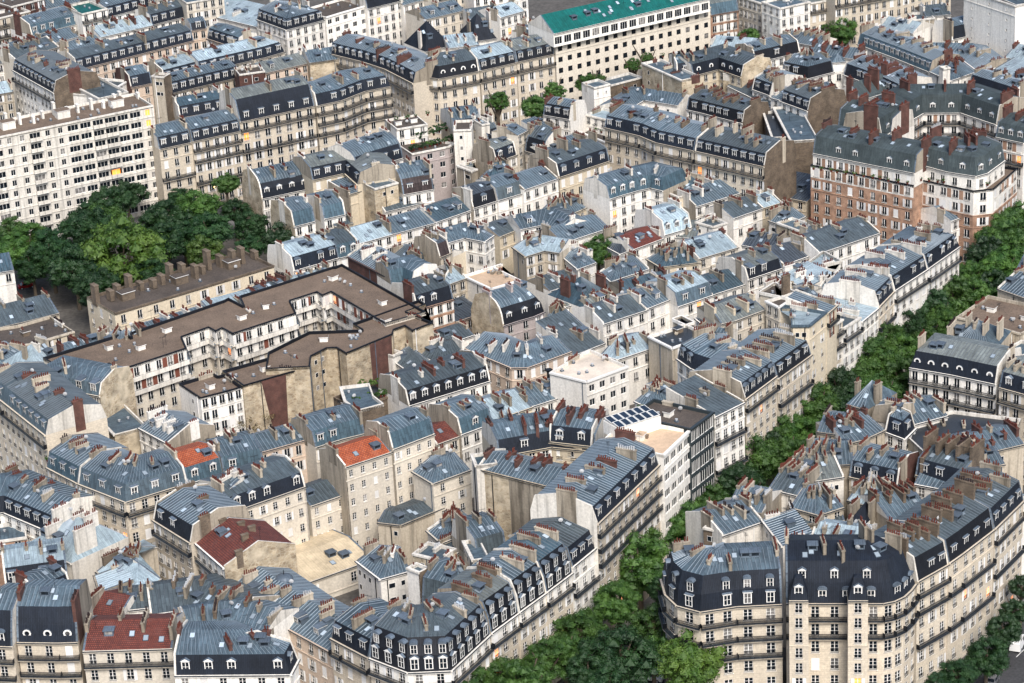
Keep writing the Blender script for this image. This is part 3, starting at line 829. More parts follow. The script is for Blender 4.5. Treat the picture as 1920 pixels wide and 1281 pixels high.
    if lows and not flat:
        for j in range(ns):
            k = rng.choice(lows); i, u = along(tot * rng.uniform(.1, .9)); t0 = prof[k][0] / d; t1 = prof[k + 1][0] / d
            t = t0 + (t1 - t0) * rng.uniform(.25, .8); fa, fb = lerp(F[i], F[i + 1], u), lerp(Bk[i], Bk[i + 1], u); p = lerp(fa, fb, t)
            sl = math.atan2(prof[k + 1][1] - prof[k][1], prof[k + 1][0] - prof[k][0]); ang = atan2(F[i + 1][1] - F[i][1], F[i + 1][0] - F[i][0])
            o = put("skylight", skylight_mesh(M_SKYL), rt, (p[0], p[1], zroof(t))); o.rotation_euler = (sl, 0, ang); o.rotation_mode = 'XYZ'
    me = cached('dish', dish_mesh); ma = cached('aerial', aerial_mesh)
    for j in range(min(4, int(tot * d / 160 + rng.random()))):
        i, u = along(tot * rng.uniform(.1, .9)); t = rng.uniform(.3, .6); p = lerp(lerp(F[i], F[i + 1], u), lerp(Bk[i], Bk[i + 1], u), t)
        if rng.random() < .5: put("satellite_dish", me, rt, (p[0], p[1], zroof(t) + .02), rng.uniform(2.6, 3.8))
        else: put("aerial", ma, rt, (p[0], p[1], zroof(t)), rng.uniform(0, 3))
    if not flat and lows:
        for j in range(int(tot * d / 110 + rng.random())):
            k = rng.choice(lows); i, u = along(tot * rng.uniform(.12, .88)); t0 = prof[k][0] / d; t1 = prof[k + 1][0] / d; t = t0 + (t1 - t0) * rng.uniform(.35, .7)
            p = lerp(lerp(F[i], F[i + 1], u), lerp(Bk[i], Bk[i + 1], u), t); put("roof_hatch", cached('hatch', hatch_mesh), rt, (p[0], p[1], zroof(t)), atan2(F[i + 1][1] - F[i][1], F[i + 1][0] - F[i][0]))
    if flat:
        me = cached('vent', vent_mesh)
        for j in range(min(9, int(tot * d / 45))):
            i, u = along(tot * rng.uniform(.05, .95)); p = lerp(lerp(F[i], F[i + 1], u), lerp(Bk[i], Bk[i + 1], u), rng.uniform(.2, .8)); put("vent", me, rt, (p[0], p[1], z - .55), rng.uniform(0, 3))
    if flat and op['hut']:
        for j in range(op['hut']):
            i, u = along(tot * (j + .5) / op['hut']); fa, fb = lerp(F[i], F[i + 1], u), lerp(Bk[i], Bk[i + 1], u); p = lerp(fa, fb, .55)
            put("roof_hut", hut_mesh(op['hs'], op['hs'] * .75, op['hs'] * .55, W['w'] if op['hw'] == 'w' else WX[op['hw']], low), rt, (p[0], p[1], z - .5), atan2(F[i + 1][1] - F[i][1], F[i + 1][0] - F[i][0]))
    return rt, F, Bk, rows, fh

def _bxmesh():
    m = MB(); m.box(-1.6, 1.6, -1.05, -.002, -.14, 0, W['w']); m.box(-1.6, 1.6, -1.05, -.97, 0, .85, W['l']); m.box(-1.6, -1.54, -.97, -.002, 0, .85, W['l']); m.box(1.54, 1.6, -.97, -.002, 0, .85, W['l']); return m.mesh("balcony")
def _litw(w, h):
    m = MB(); m.face([(-w / 2, .2, 0), (w / 2, .2, 0), (w / 2, .2, h), (-w / 2, .2, h)], M_LIT); m.box(-.03, .03, .12, .2, 0, h, M_FRAME); return m.mesh("window")
def _panel(k, wh):
    m = MB(); m.box(-.55, .55, -.05, -.002, -.1, wh + .1, W[k] if k in W else M_BRSH, skip="b"); return m.mesh("wall_panel")
SEAM_OF = {RF['k']: M_SEAMD, RF['d']: M_SEAMD, RF['u']: M_SEAMD, RF['q']: RF['q'], RF['y']: RF['y'], RF['G']: M_SEAMD}
SEAMED = {RF[k] for k in 'zlkdGuqy'}

DEF = dict(name="apartment_building", cat="building", group="apartment buildings of the quarter", h=None, base=0.0, u=0, umat='w', sm='s', rm=None, hl=False, hr=False,
           fh=3.05, v=3, wsz=None, bw=2.6, n=False, bl=(), ends="", el=None, er=None, par='l', bal=(), str=(1,), pan=None, pf=2, ppr=1.0, dm='f', db=2.7, dskip=.08,
           c=None, cl=None, cm="ttllb", ch=.6, cw=.58, pots=True, pr=.86, sk=None, hut=0, hs=1.7, wf='w', bs=False, pt='', bx=False, hw='w', pw='l', closed=.07, sh=.25, shb=False, ww=False, ng=False)
def parse(line):
    f = line.split('|'); pts = [tuple(map(float, p.split(','))) for p in f[0].split()]
    z, d = float(f[1]), float(f[2]); op = dict(DEF); back = None
    for tok in f[5].split():
        k, _, v = tok.partition('=')
        if k == 'q': back = [tuple(map(float, p.split(','))) for p in v.split(';')]
        elif k in ('n', 'hl', 'hr', 'shb', 'ww', 'ng', 'bs', 'bx'): op[k] = True
        elif k == 'np': op['pots'] = False
        elif k in ('h', 'base', 'fh', 'bw', 'cl', 'ch', 'cw', 'pr', 'db', 'dskip', 'closed', 'sh', 'ppr', 'hs'): op[k] = float(v)
        elif k in ('v', 'c', 'sk', 'hut', 'pf'): op[k] = int(v)
        elif k == 'u': op['u'] = int(v[:-1]); op['umat'] = v[-1]
        elif k in ('bal', 'bl', 'str'): op[k] = tuple(int(x) for x in v.split(',') if x)
        elif k == 'wsz': op[k] = tuple(float(x) for x in v.split(','))
        else: op[k] = v.replace('_', ' ') if k in ('cat', 'group') else v
    return building(pts, back, z, d, f[3], f[4], f[6].strip(), op)
DATA = """
-127.91,620.38 -89.12,641.21|29|13|F|l|fh=2.82 v=10 bw=3.3 wsz=2.85,1.6 ww str=1,2,3,4,5,6,7,8,9 c=14 cl=1.3 np cm=w ch=2.2 hut=3 hs=3.4 rm=n el=w er=w sk=0 bx|long white slab block with ribbon windows and brown flat roof behind the park trees
-88.08,636.60 -80.19,641.08|18.6|12|M|s|v=6 bal=3,5 sh=.1 c=2 cm=b|narrow stone house with slate mansard, directly right of the long white slab block
-79.88,640.57 -67.88,647.38|18.9|12|M|s|v=6 bal=1,2,4 sh=.6 c=2 cm=b|stone house with orange lit ledge and shuttered windows, second from the white slab block
-67.99,648.34 -49.00,658.97|21|13|T|s|v=7 bal=1,3 bw=3.2 wsz=1.5,2.1 db=4 c=3 cm=bt sk=0|grand stone building with tall rounded slate mansard and pedimented bays above the park street
-48.47,658.88 -42.11,662.45 -36.04,669.62 -29.13,672.90|21|13|M|s|v=7 bal=1,2,3 bw=2.8 hr er=s c=4 cm=bt|stone building with three rows of black balconies, rounding the corner at the street junction
-119.68,713.61 -88.61,737.54|18|11|M|p|v=2 bal= c=6 cm=kbt rm=d el=l|long peach courtyard house under a dark dormered mansard, upper left
-89.49,741.12 -85.06,742.93|20|7|M|p|v=3 c=0 h=2 rm=z sm=s|tall peach stair bay joining the two dormered courtyard wings
-84.75,739.05 -75.04,727.17|18|8|M|p|v=2 c=2|short peach wing with slate mansard turning towards the light grey roofs
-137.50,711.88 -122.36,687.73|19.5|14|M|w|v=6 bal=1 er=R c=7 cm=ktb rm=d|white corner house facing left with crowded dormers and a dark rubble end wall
-138.75,723.74 -127.65,734.89|19|11|G|c|v=1 c=6 cm=ktt|zinc roof crowded with brown stacks left of the peach courtyard
-140.29,730.29 -123.19,744.63|19|10|G|w|v=1 c=7 cm=ktl rm=z|patched zinc roof with two white rooflights below the blue dormered house
-124.06,734.17 -113.61,742.92|17.5|9|G|c|v=1 c=5 cm=ktb|small zinc house with satellite dishes between the blue dormered house and the peach courtyard
-116.56,742.46 -101.83,752.98|19|11|G|w|v=1 c=6 cm=ktb rm=l|pale zinc roof with a chimney comb behind the peach courtyard
-102.37,753.08 -90.39,762.49|19|10|M|w|v=1 c=5 cm=kt|low slate house with domed dormers beside the scaffolded roof
-136.31,741.15 -123.19,752.35|21|12|M|w|v=1 sm=u c=3 cm=kt bal=1|blue zinc mansard house with four white dormers, top left
-166.17,769.20 -154.75,779.17|24|16|F|b|v=3 c=2|beige block behind the planted roof terrace, top left corner
-145.64,763.25 -136.52,771.11|24|12|F|K|v=2 c=2 rm=N|brown brick block at the top edge, left
-137.57,768.40 -126.70,776.77|21|12|G|w|v=2 c=4 rm=z|pale house with zinc roof at the top edge, behind the teal terrace block
-149.63,753.83 -139.63,761.30|23|12|F|b|v=3 bal=1,2 c=1 rm=N hut=1|beige house with planted roof terrace in the top left corner
-145.49,727.12 -139.53,730.51|17|10|G|w|v=2 c=3|white house with plain zinc roof at the left edge, above the slab block
-141.92,703.70 -136.96,705.84|15|10|G|b|v=3 c=2|low beige house at the left edge just behind the white slab block
-122.08,747.35 -114.99,752.21|25|12|F|w|v=4 bal=1 c=1 rm=q hw=q|white block with teal terrace edge, top left
-115.99,756.79 -102.69,768.08|21|12|M|w|v=1 c=4 cm=kt|white house with dark slate mansard at the top edge, left of the cream rounded facade
-102.25,770.04 -94.15,776.62|22|12|M|w|v=2 c=4|white house with slate top behind the dark attic row, top edge
-92.11,757.28 -81.26,762.35|24|12|F|c|v=3 bw=2.2 c=0|cream ornate facade cut by the top edge of the view
-89.25,766.80 -70.84,748.71|18|12|S|w|n c=3 cm=l rm=l|pale zinc shed roofs under scaffolding at the top edge
-70.24,744.42 -60.72,731.31 -50.08,739.83|21.5|13|M|w|v=3 sh=.2 bal= hr ends= c=5 cm=bl|white corner house with slate mansard and many dormers near the top edge
-49.78,742.45 -45.46,746.63 -37.87,753.37|21.5|12|F|w|v=4 bw=3.1 wsz=1.6,1.5 ww c=3 rm=N par=w|white modern block with square dark red windows near the top edge
-83.78,704.99 -66.26,716.28 -60.91,721.00|18|12|M|c|v=2 rm=l hr c=5 cm=kb|pale zinc roofed house with raised slate dormers, left of the white corner house
-93.30,699.81 -84.29,706.71|17.5|12|M|c|v=1 c=4 cm=kb|zinc and slate house with twin attic windows right of the dark chimney tower
-102.59,697.18 -96.92,700.37|17|11|M|p|v=2 c=2 el=K|small house with red brick end wall left of the dark chimney tower
-93.33,674.12 -89.62,672.32|27|3.2|F|b|n c=1 cl=1.3 hut=0 rm=N el=t er=R sk=0 name=chimney_tower group=towers cat=tower|dark square chimney tower rising over the slab block's right end
-92.99,697.29 -87.06,674.98|15.5|6|F|K|n c=2 rm=N el=K|red brick party wall block beside the dark chimney tower
-90.55,691.39 -72.83,703.32|16.5|10|M|b|v=1 c=5 cm=tb db=2.4|low slate court house with small dormers behind the red brick block
-71.82,694.17 -64.75,696.28|20|7|F|K|n c=4 rm=N er=K|dark red brick blind block in the middle of the upper left blocks
-65.61,700.57 -53.17,708.66|18|10|G|p|v=3 c=2 bw=2.6|peach house with long plain zinc roof and pale shutters, upper left
-52.82,705.30 -44.84,707.69|19|11|G|r|n c=3 rm=z|rubble blind gable with zinc top behind the corner balconies
-121.21,700.39 -109.34,681.87|19|9|F|w|n v=1 c=0 hut=0 rm=d bl=|flat roof with rows of solar panels behind the slab block
-109.70,687.02 -103.50,700.83|18|9|F|w|v=1 bw=6 c=0 rm=d par=w|white rendered block beside the solar panel roof
-86.30,670.19 -74.32,675.68|16|10|M|b|v=1 c=3 cm=bl|small zinc roofed court house right of the red brick block
-60.37,610.27 -48.27,616.34|13|13|C|w|v=3 el=r c=4 sm=s rm=z sk=3 db=3.2 dm=g|white house with tall curved zinc roof and blind rubble gable beside the park trees
-47.42,610.93 -39.56,615.04 -36.05,606.01|17|12|M|y|v=2 closed=.5 c=4 cm=lb sk=4|yellowish court house with angled slate mansard right of the curved zinc roof
-36.14,613.74 -30.72,618.80 -25.06,622.87|17.5|13|C|w|v=2 c=4 cm=l sk=4 rm=z sm=s|high zinc roofed house with two lit rooflights below the balconied corner building
-27.03,641.59 -18.98,644.57|19|9|F|w|v=3 bw=3 c=1 rm=N hut=2 er=t|white house with potted roof terrace beside the green planted terrace
-23.26,632.85 -13.87,637.18 -11.97,639.74|15|10|F|v|v=4 wsz=1.5,1.5 ww bw=3.4 c=0 rm=N|grey pink concrete house with a long green planter along its roof edge
-12.20,635.29 -7.54,635.06|20|8|F|l|n c=2 rm=N|tall blank pale chimney wall right of the planted terrace
-51.21,589.17 -46.12,592.27|13|12|M|w|v=4 h=3.4 sm=u dskip=1 el=r c=2|white house with three blue skylights in its zinc mansard, above the dark round trees
-46.07,596.40 -44.24,597.70|14.5|7|F|w|v=4 c=0 bw=2 rm=z|narrow white stair bay between the two zinc mansards
-43.91,591.98 -38.81,594.64|13.5|12|M|w|v=1 sm=u c=2 dskip=1 er=l|zinc mansard house with two dark rooflights and white right gable
-38.20,604.61 -32.16,609.23|15|9|S|y|v=3 bw=5 el=t er=r c=2 h=1.0|cream house with tall bent plaster wall and one upper window
-31.78,601.92 -26.02,605.76|17|8|F|r|n c=2 rm=z|weathered blind rubble wall block with chimney pots on top, middle left
-34.98,615.23 -28.32,616.70|15|10|G|b|v=1 c=3|small zinc roofs clustered behind the weathered rubble wall
-32.10,623.32 -27.56,625.18|17.5|7|S|y|v=2 bw=5 c=1 h=.8|small cream gabled house with a single dark window
-24.96,605.18 -17.42,608.09|14|13|C|w|v=2 sm=m rm=z c=3 cm=lb dm=f db=4|white house with brown steep roof face and pale awning
-29.61,601.63 -20.08,606.75|11|9|G|w|v=1 c=5 cm=ktl|zinc roof in shade with smoking chimney pots, behind the long pale row
-35.62,577.58 -27.09,583.21|12|11|G|w|v=3 rm=l c=2 cm=t el=w|white row house under the palest stretch of long zinc roof
-27.01,583.20 -16.74,589.61|12|11|G|w|v=3 closed=.4 c=2 cm=t|white row house with closed shutters under plain zinc, next to the palest roof
-16.79,588.96 -7.87,596.59|12.3|11|G|w|v=3 c=2 cm=l|white row house with plain zinc roof ending at a tall plaster gable
-41.49,591.89 -37.09,593.40|11.5|7|S|y|n c=2|low zinc lean-to with clustered pots left of the pale row
-44.32,566.06 -34.77,571.90|12|12|M|w|v=2 sm=u rm=d dm=g c=4 cm=t|white house with blue slate mansard left of the pale zinc row
-49.66,561.04 -39.36,568.05|12.5|12|M|w|v=3 dm=a el=w c=2 sm=s|white gabled house with arched dormers right of the dark flat roof
-12.11,643.91 -8.20,645.09 -5.14,645.69|16.5|13|M|y|v=3 c=4 cm=b rm=z|cream house with slate mansard behind the blank pale chimney wall
-4.99,641.59 -2.87,642.62|19|9|F|l|n c=3 rm=z|pale curved party wall rising left of the black rounded roof
-3.32,641.42 -0.24,643.90|13.5|11|C|b|n sm=S rm=d c=4 cm=l|black rounded roof wedged between pale party walls
-1.64,625.99 3.77,631.05|14|9|M|c|v=2 el=t dm=g db=3.5 c=1 cm=t|small cream house with one broad white dormer
4.18,631.27 6.84,635.15|19|8|G|c|v=6 bw=2 c=2 cm=b|tall narrow cream stair house with glazed landings
5.89,630.77 10.44,625.92|15|9|C|b|v=2 sm=S rm=d c=2 cm=t dskip=.4 db=4|dark green black mansard house beside the glazed stair house
11.27,643.17 15.01,646.41|15|9|S|y|v=1 bw=5 c=3 cm=t|small yellow house with lean-to roof and brown vault beside it
13.74,610.40 26.98,620.99|14.5|12|M|y|v=3 h=3.2 dm=a db=4.2 closed=.4 el=t c=4 cm=t ch=1.5|yellow shuttered house with four large arched dormers, upper centre
12.77,623.22 21.72,630.79|15.5|10|G|b|v=1 c=4 cm=ktb sk=4|zinc house with one wide skylight behind the arched dormers
-11.80,627.91 -7.94,622.83 -6.52,624.31|13|6|F|t|n c=1 rm=G par=l|blank plaster box with lichened flat roof
-6.03,619.03 -3.67,616.55 3.11,619.95|12.5|11|G|y|v=1 c=5 cm=kt rm=u sk=5|blue zinc house with five small rooflights and brick stacks
-7.84,595.46 -1.66,600.09|13|9|M|w|v=3 sm=S rm=k dm=a db=4.4 el=t c=2 cm=l|white house with black slate mansard and two white arched dormers
-1.58,599.25 4.66,603.68|13.3|10|M|w|v=3 sm=d dm=f db=4.4 c=2 cm=t|white house with grey zinc mansard between the black mansard and the plain zinc roof
4.80,602.58 13.55,609.76|14.5|11|G|w|v=4 c=2 cm=k cl=2|white shuttered house with plain zinc roof and one central red stack
8.49,595.10 13.85,589.60 19.79,595.91|11.5|10|G|y|v=1 c=6 cm=kt|zinc roofed court house ringed by dark pots, right of the shuttered house
3.45,581.69 9.20,584.33 12.07,579.34|12|10|G|w|v=3 c=3 sk=5|white house with bent zinc roof and four rooflights, centre of the upper blocks
-1.68,581.45 3.42,586.46|10.5|9|G|y|v=2 c=2 cm=l rm=d|low cream house with shaded zinc roof left of the bent roof
-13.70,570.13 -9.77,572.79 -5.22,569.61 -2.94,573.64|14|9|G|w|v=5 bw=2.2 c=4 cm=l|white many sided house with a small green balcony garden
-15.72,560.77 -13.15,563.26|14|9|M|b|v=2 sm=m rm=k c=5 cm=t el=t dm=n|brown black mansard house with soot dark chimney walls
13.30,573.89 24.66,582.41|11|11|G|w|v=2 bw=4 c=3 cm=t|long white house with plain zinc roof behind the courtyard tree
19.40,600.09 25.25,594.22|14|6|F|l|n c=2 rm=z|stained pale party wall with exposed stone foot, left of the blue mansard house
25.37,591.43 27.77,593.28 32.48,596.41 35.72,598.00 38.64,595.29|15|10|M|w|v=5 bw=2.9 sm=u rm=z dm=g hr er=t c=3 cm=l|tall white house with blue zinc mansard folded round two corners
26.45,631.22 34.99,623.19 38.72,617.16 47.47,609.35|20|13|M|s|v=6 bal=1 bw=2.7 dm=f db=2.4 c=7 cm=kR|long stone front with dark mansard dormers and continuous balcony, upper centre right
47.62,608.45 63.25,593.98|20.3|13|M|s|v=6 bal=1 bw=2.7 dm=f db=2.6 er=R c=7 cm=bt ch=1.4|stone building with plants along its balcony and a striped blind end wall
46.08,591.09 58.47,599.63|12|12|G|w|v=2 el=t c=5 cm=l|white house with zinc roof and one lit window, centre right
38.62,599.98 42.37,594.25|13.5|6|F|y|n c=2 rm=z|blank cream party wall next to the tall blue mansard house
41.07,602.87 45.34,598.15 49.80,602.32|13|9|G|b|v=1 c=4 cm=b rm=u|blue zinc roof tucked behind the blank cream wall
54.37,581.68 61.93,587.57|12|10|G|w|v=2 bw=4 c=3 cm=t|white house with striped zinc roof, right of centre above the pale roofs
61.93,587.57 66.96,590.97|12|9|G|y|v=1 c=3 cm=l|small zinc roof running on from the striped one towards the dark lean-to
65.33,605.63 73.98,598.64|9|12|S|y|v=1 bw=4 rm=k c=2 sk=2|low black lean-to roof at the foot of the striped blind wall
62.82,581.73 66.31,577.40 71.80,583.29|11|10|G|l|n c=5 cm=t|pale zinc roof with a black chimney group below the low black lean-to
37.26,574.24 44.07,578.63|11.5|12|M|w|v=1 sm=l rm=l dm=g db=2.6 el=w er=w c=2 cm=l|pale silver roofed house with three white dormers, right of centre
29.49,568.43 37.06,574.83|10.5|10|G|w|v=1 rm=t dm=g c=2 cm=l sk=4|cream house with dark red tiled roof and two zinc dormers, right of centre
43.78,556.42 53.59,562.58|12|12|G|c|v=2 rm=l c=2 cm=k cl=2|cream house with the brightest smooth pale roof and three open skylights
45.07,579.21 48.94,575.23 52.48,577.72|12.5|7|F|w|n c=3 rm=d|white rounded parapet house above the brightest pale roof
37.67,576.81 44.92,574.99|10|8|S|w|n c=4 cm=t rm=G|lichened low roof between the silver dormers and the brightest pale roof
32.24,560.75 35.05,555.04 44.53,556.84|11|11|G|y|v=1 rm=u c=8 cm=kt bl=0|blue zinc house with many brown stacks below the red tiled roof
53.53,540.86 62.01,546.77|12.5|11|M|w|v=2 sm=s rm=G dm=f h=2.2 el=l c=3 cm=kt cl=2|white house with greenish zinc roof over a dark slate attic strip
45.02,536.46 53.76,542.40|11|11|G|w|v=2 rm=u c=3 cm=k|white house with bright blue zinc roof left of the greenish slate attic
62.37,548.52 68.62,553.22|12.5|11|G|w|v=2 rm=k c=3 cm=tb el=t|white house with dark blue roof and one small light stack
54.56,563.74 61.59,559.10|12|10|G|w|v=1 rm=k c=4 cm=t|dark sheet roof with a small square light well
63.60,572.01 68.20,565.73|14|5|F|r|n c=3 rm=z|rubble boundary wall block with white pots, right of centre
72.03,560.28 75.40,562.55|13|10|G|w|v=1 c=3 er=l|zinc roof with white gable between the rubble wall and the long shuttered house
70.77,550.67 86.41,561.78|14|12|G|w|v=4 sh=.7 el=w c=3 cm=b|long white shuttered house with clean zinc roof before the brick blocks
104.82,572.31 114.20,579.49|12|11|G|w|v=2 c=4 cm=b|zinc roofed house with white awnings at the foot of the brick building
1.30,570.50 4.19,563.77 8.69,566.86 12.25,564.75|12|9|G|b|v=4 bl=0 rm=l sh=.6 c=4 cm=t|beige shuttered stone house with pale bent zinc roof, centre
22.29,575.96 26.40,568.60 28.99,570.70|9.5|8|H|w|n rm=k c=1|dark pyramid roofed pavilion beside the courtyard tree
12.64,568.22 16.08,559.15 20.48,562.70|10|8|G|w|v=2 bl=0 closed=.5 c=3 cm=l|white blank sided house with small zinc roof left of the courtyard tree
20.90,552.88 23.15,546.56 32.19,553.21|11.5|10|G|w|v=2 bl=0 wsz=.7,1.3 c=4 cm=tb|white house with narrow slit windows under a blue zinc roof
9.20,548.79 15.79,553.55|9|9|G|w|v=1 c=3|low zinc roof left of centre behind the small dark slate roof
9.70,543.87 12.30,536.54 17.66,539.42|10|9|G|w|v=1 c=5 cm=t bl=0|zinc roof with two rooflights and red stacks in the central jumble
16.17,533.80 23.83,540.12|10.5|12|H|w|v=1 rm=u c=4 cm=kt hr|broad dark blue roof with a barred skylight in the central jumble
18.55,531.60 24.20,535.39|11|7|G|y|n c=5 cm=bt pr=1|narrow zinc strip crowded with orange based chimney stacks
19.84,518.16 29.87,525.03|13|11|G|w|v=3 closed=.3 rm=d el=w c=4 cm=l|white shuttered house with grey ribbed roof and curved white gable, centre
29.95,525.05 36.93,531.09|13.3|11|G|w|v=3 c=3 cm=b|white house with zinc roof and grey framed windows right of the ribbed roof
26.16,536.61 36.84,541.47|12|9|G|b|v=1 rm=u c=6 cm=kb|curved blue zinc roofs behind the centre row
36.71,527.04 44.81,532.76|12.5|11|m|w|v=2 sm=z dm=f db=3.4 closed=.5 c=4 cm=kt|white house with white roof dormers above a black gutter line
8.09,535.08 11.23,532.71 13.87,534.94|8.5|7|G|t|n rm=z c=4 cm=t|small zinc roof on a rubble outhouse, centre
-1.81,522.63 1.52,524.96 4.97,527.04 7.44,529.40|12|12|C|v|v=2 sm=S rm=z dm=g db=3.6 el=r hr c=3 cm=v|pinkish house with black curved mansard and thick pink chimney, centre
12.97,507.84 19.84,513.58|10.5|12|S|w|v=0 n rm=d c=3 h=4.5 sk=3|steep grey zinc slope with two rooflights, centre
18.68,505.18 22.04,502.18 29.92,507.46|11.5|10|G|w|v=2 closed=.2 bl=0 c=5 cm=kb|white house with glowing orange attic windows beside the cream terrace roof
28.82,505.53 33.34,498.46 41.81,504.62|15|12|F|b|v=3 bl=0 bw=4 rm=B par=w hut=1 hw=R c=3 np cl=1.3|beige block with glossy black flat roof and white parapet
-10.03,508.87 -0.41,497.40 2.94,496.96 12.41,504.24|13|11|G|p|v=4 bw=2.8 closed=.4 c=7 cm=l pr=.3|wide cream corner building with cut corner and plain zinc roof, centre
-36.65,556.90 -27.32,543.06|17|9|G|K|n c=5 cm=l rm=z|zinc roofed house with half rubble, half dark brick blind wall
-26.33,540.37 -23.86,541.71 -21.70,538.71|16|8|M|w|v=4 bw=5 sm=u dm=n c=1 er=w|narrow white house with balconies at the end of the brown gravel roof
-21.35,573.13 -18.95,569.14 -15.28,565.72|11|8|G|y|n c=5 cm=tl|cream stepped party walls left of the soot dark chimneys
-27.99,567.87 -20.84,558.29 -18.80,559.75|12|10|G|w|n c=3 rm=d|broad shaded zinc roof behind the half brick blind wall
-20.49,527.10 -12.44,532.28|15|11|M|k|v=4 dm=g db=2.4 pan=w pf=4 c=3 cm=kt bw=2.3 el=l|orange brick and white house with slate mansard, left of centre
-15.33,547.36 -13.44,546.41 -9.52,549.62|13|10|G|b|v=3 rm=l c=3 cm=t bl=0|beige house with bright pale zinc roof right of the orange brick house
-10.40,551.12 -4.05,542.04 2.69,546.51|13|11|F|w|v=1 wsz=1.0,1.5 bw=3.4 bl=0 rm=a par=w c=4 cl=1.3 hut=0|white house with tan flat terrace roof, centre
-12.25,537.16 -5.84,542.18|7.5|8|S|p|v=1 rm=k c=0 sk=0|low orange lit annexe with black roof below the tan terrace
-87.66,534.25 -53.85,558.55|15|13|F|y|v=3 bw=4.2 ends=L fh=3.4 c=16 cl=2.1 cm=R ch=3.2 np rm=N par=R hut=3 hs=3.2 hw=R bal= str=1,2 cw=1.0|yellow stone building with dark flat roof and many tall brown stacks by the park
-92.27,492.23 -86.34,496.46 -84.72,493.92 -83.71,495.65 -81.12,491.69 -68.21,501.52 -69.89,507.92 -64.48,512.50 -62.75,510.09 -61.55,511.71 -58.98,508.21 -46.16,517.82 -47.95,525.24 -42.18,529.56 -40.90,527.38 -39.03,529.33 -26.58,509.32|19.5|10|F|c|v=5 u=2w bw=2.6 pan=brn ppr=.5 pf=2 bal=1,2 rm=n par=S hut=7 c=3 cl=1.3 sh=.1 fh=3.0 bs|long zigzag fronted building with brown gravel roof and two white balconied top floors
-41.77,488.98 -41.80,494.55 -38.64,498.47 -36.54,498.38 -34.44,495.09 -25.07,504.04 -24.89,506.44 -22.45,508.43 -20.88,505.47 -16.56,509.16|19.2|9|F|r|v=0 n rm=n par=S hut=2 c=2 pt=4;.5;.98;.53;.93;4;18.9;K|south wing of the brown gravel roofs with bare rubble and dark red brick walls
-54.98,482.90 -41.93,490.83|18.4|9.5|F|r|n pt=0;.27;.64;.42;.6;3;18.2;K rm=n par=S hut=1 c=2|rubble walled annexe with brown gravel roof above the courtyard tree
-68.41,486.61 -63.31,478.82 -58.39,481.38 -55.26,483.29|18|8|F|w|v=5 bw=2 bl=0 rm=n par=S hut=1 c=2|white annexe with brown gravel roof and small bathroom windows
-25.30,501.99 -23.35,504.10|15|6|F|l|n rm=n c=0|pale plaster stair block under the brown gravel roofs
-93.80,505.39 -85.53,512.02|17|8|G|w|n c=4 cm=kl|narrow zinc roofs behind the left end of the brown gravel roof
-90.20,512.64 -83.27,505.91 -76.32,511.76|17|8|H|w|v=1 c=4 cm=kl|pyramid zinc roof with a dark dormer behind the brown gravel roof
-78.17,517.33 -63.58,527.69|16|8|G|w|n c=7 cm=kl rm=z sk=6|zinc roofs with open skylights between the dark stacks and the brown gravel roof
-64.03,524.28 -53.88,530.10|16.5|8|S|w|n c=4 cm=k rm=l|pale zinc roofs behind the middle of the brown gravel roof
-56.08,537.25 -48.47,543.69|15|8|G|w|n c=5 cm=k|zinc roof with brown stacks at the end of the yellow stone building
-48.32,551.16 -39.52,556.01|12|8|G|w|n c=5 cm=k|zinc roofs between the arched dormer house and the brown gravel roof
-113.66,521.70 -104.64,523.98 -96.22,529.71|13|12|F|y|v=2 fh=3.2 er=r rm=N par=b hut=1 hw=R c=3|yellow stone building with dark flat roof at the left edge, beside the park
-115.88,534.79 -109.21,538.03 -101.42,542.43|12.5|13|G|b|v=1 rm=d c=4 cm=k|grey zinc roofs behind the yellow stone building at the left edge
-120.73,565.35 -115.24,567.08|14|12|G|w|v=1 c=1 rm=u|blue zinc roof at the left edge beside the park
-110.07,502.26 -105.90,504.54 -102.88,510.83|16|12|G|w|v=1 rm=z c=6 cm=kb|zinc roofs with terracotta rows at the left edge below the yellow building
-99.99,498.66 -94.19,505.44|17|10|H|c|v=1 c=3|hipped zinc roof left of the brown gravel roof
-102.08,482.61 -94.33,476.80 -89.87,483.72 -83.59,480.07|19|11|M|c|v=3 sm=z rm=z dm=f c=5 cm=kb h=2.2 er=r|cream house with folded zinc mansard and terraces, left
-105.39,478.56 -101.85,473.30 -90.77,455.94|22|13|M|s|v=8 bw=2.6 bal=1 sm=z dm=f c=6 cm=kb sh=0|tall stone facade with piers facing the left street
-86.91,484.66 -80.23,471.74|14|7|F|r|n rm=z c=1|rough rubble blind wall below the folded zinc mansard
-92.50,472.41 -84.12,463.08 -80.65,469.27|14|12|H|w|n c=5 cm=k|hipped zinc roof in front of the rough rubble wall
-75.39,472.55 -68.55,464.16|15|11|G|w|v=5 er=t c=6 cm=w pr=.3|white house with white capped chimneys and stained plaster gable, left
-50.65,458.77 -39.70,464.83|14.5|9|G|p|v=3 c=4 cm=tb|peach house with zinc roof below the courtyard tree
-39.46,460.01 -34.51,463.19 -29.99,465.30|14.5|10|M|c|v=2 sm=u rm=z dm=f c=3 cm=t|cream house with zinc mansard right of the peach house
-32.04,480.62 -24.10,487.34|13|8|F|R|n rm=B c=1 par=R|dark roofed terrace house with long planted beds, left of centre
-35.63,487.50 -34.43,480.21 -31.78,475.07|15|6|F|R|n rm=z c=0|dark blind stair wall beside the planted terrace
-89.70,447.77 -82.88,440.15|19|13|M|s|v=7 bal=2,1 sm=u rm=z dm=f c=4 cm=tb|stone house with green balcony plants, left street, behind the corner house
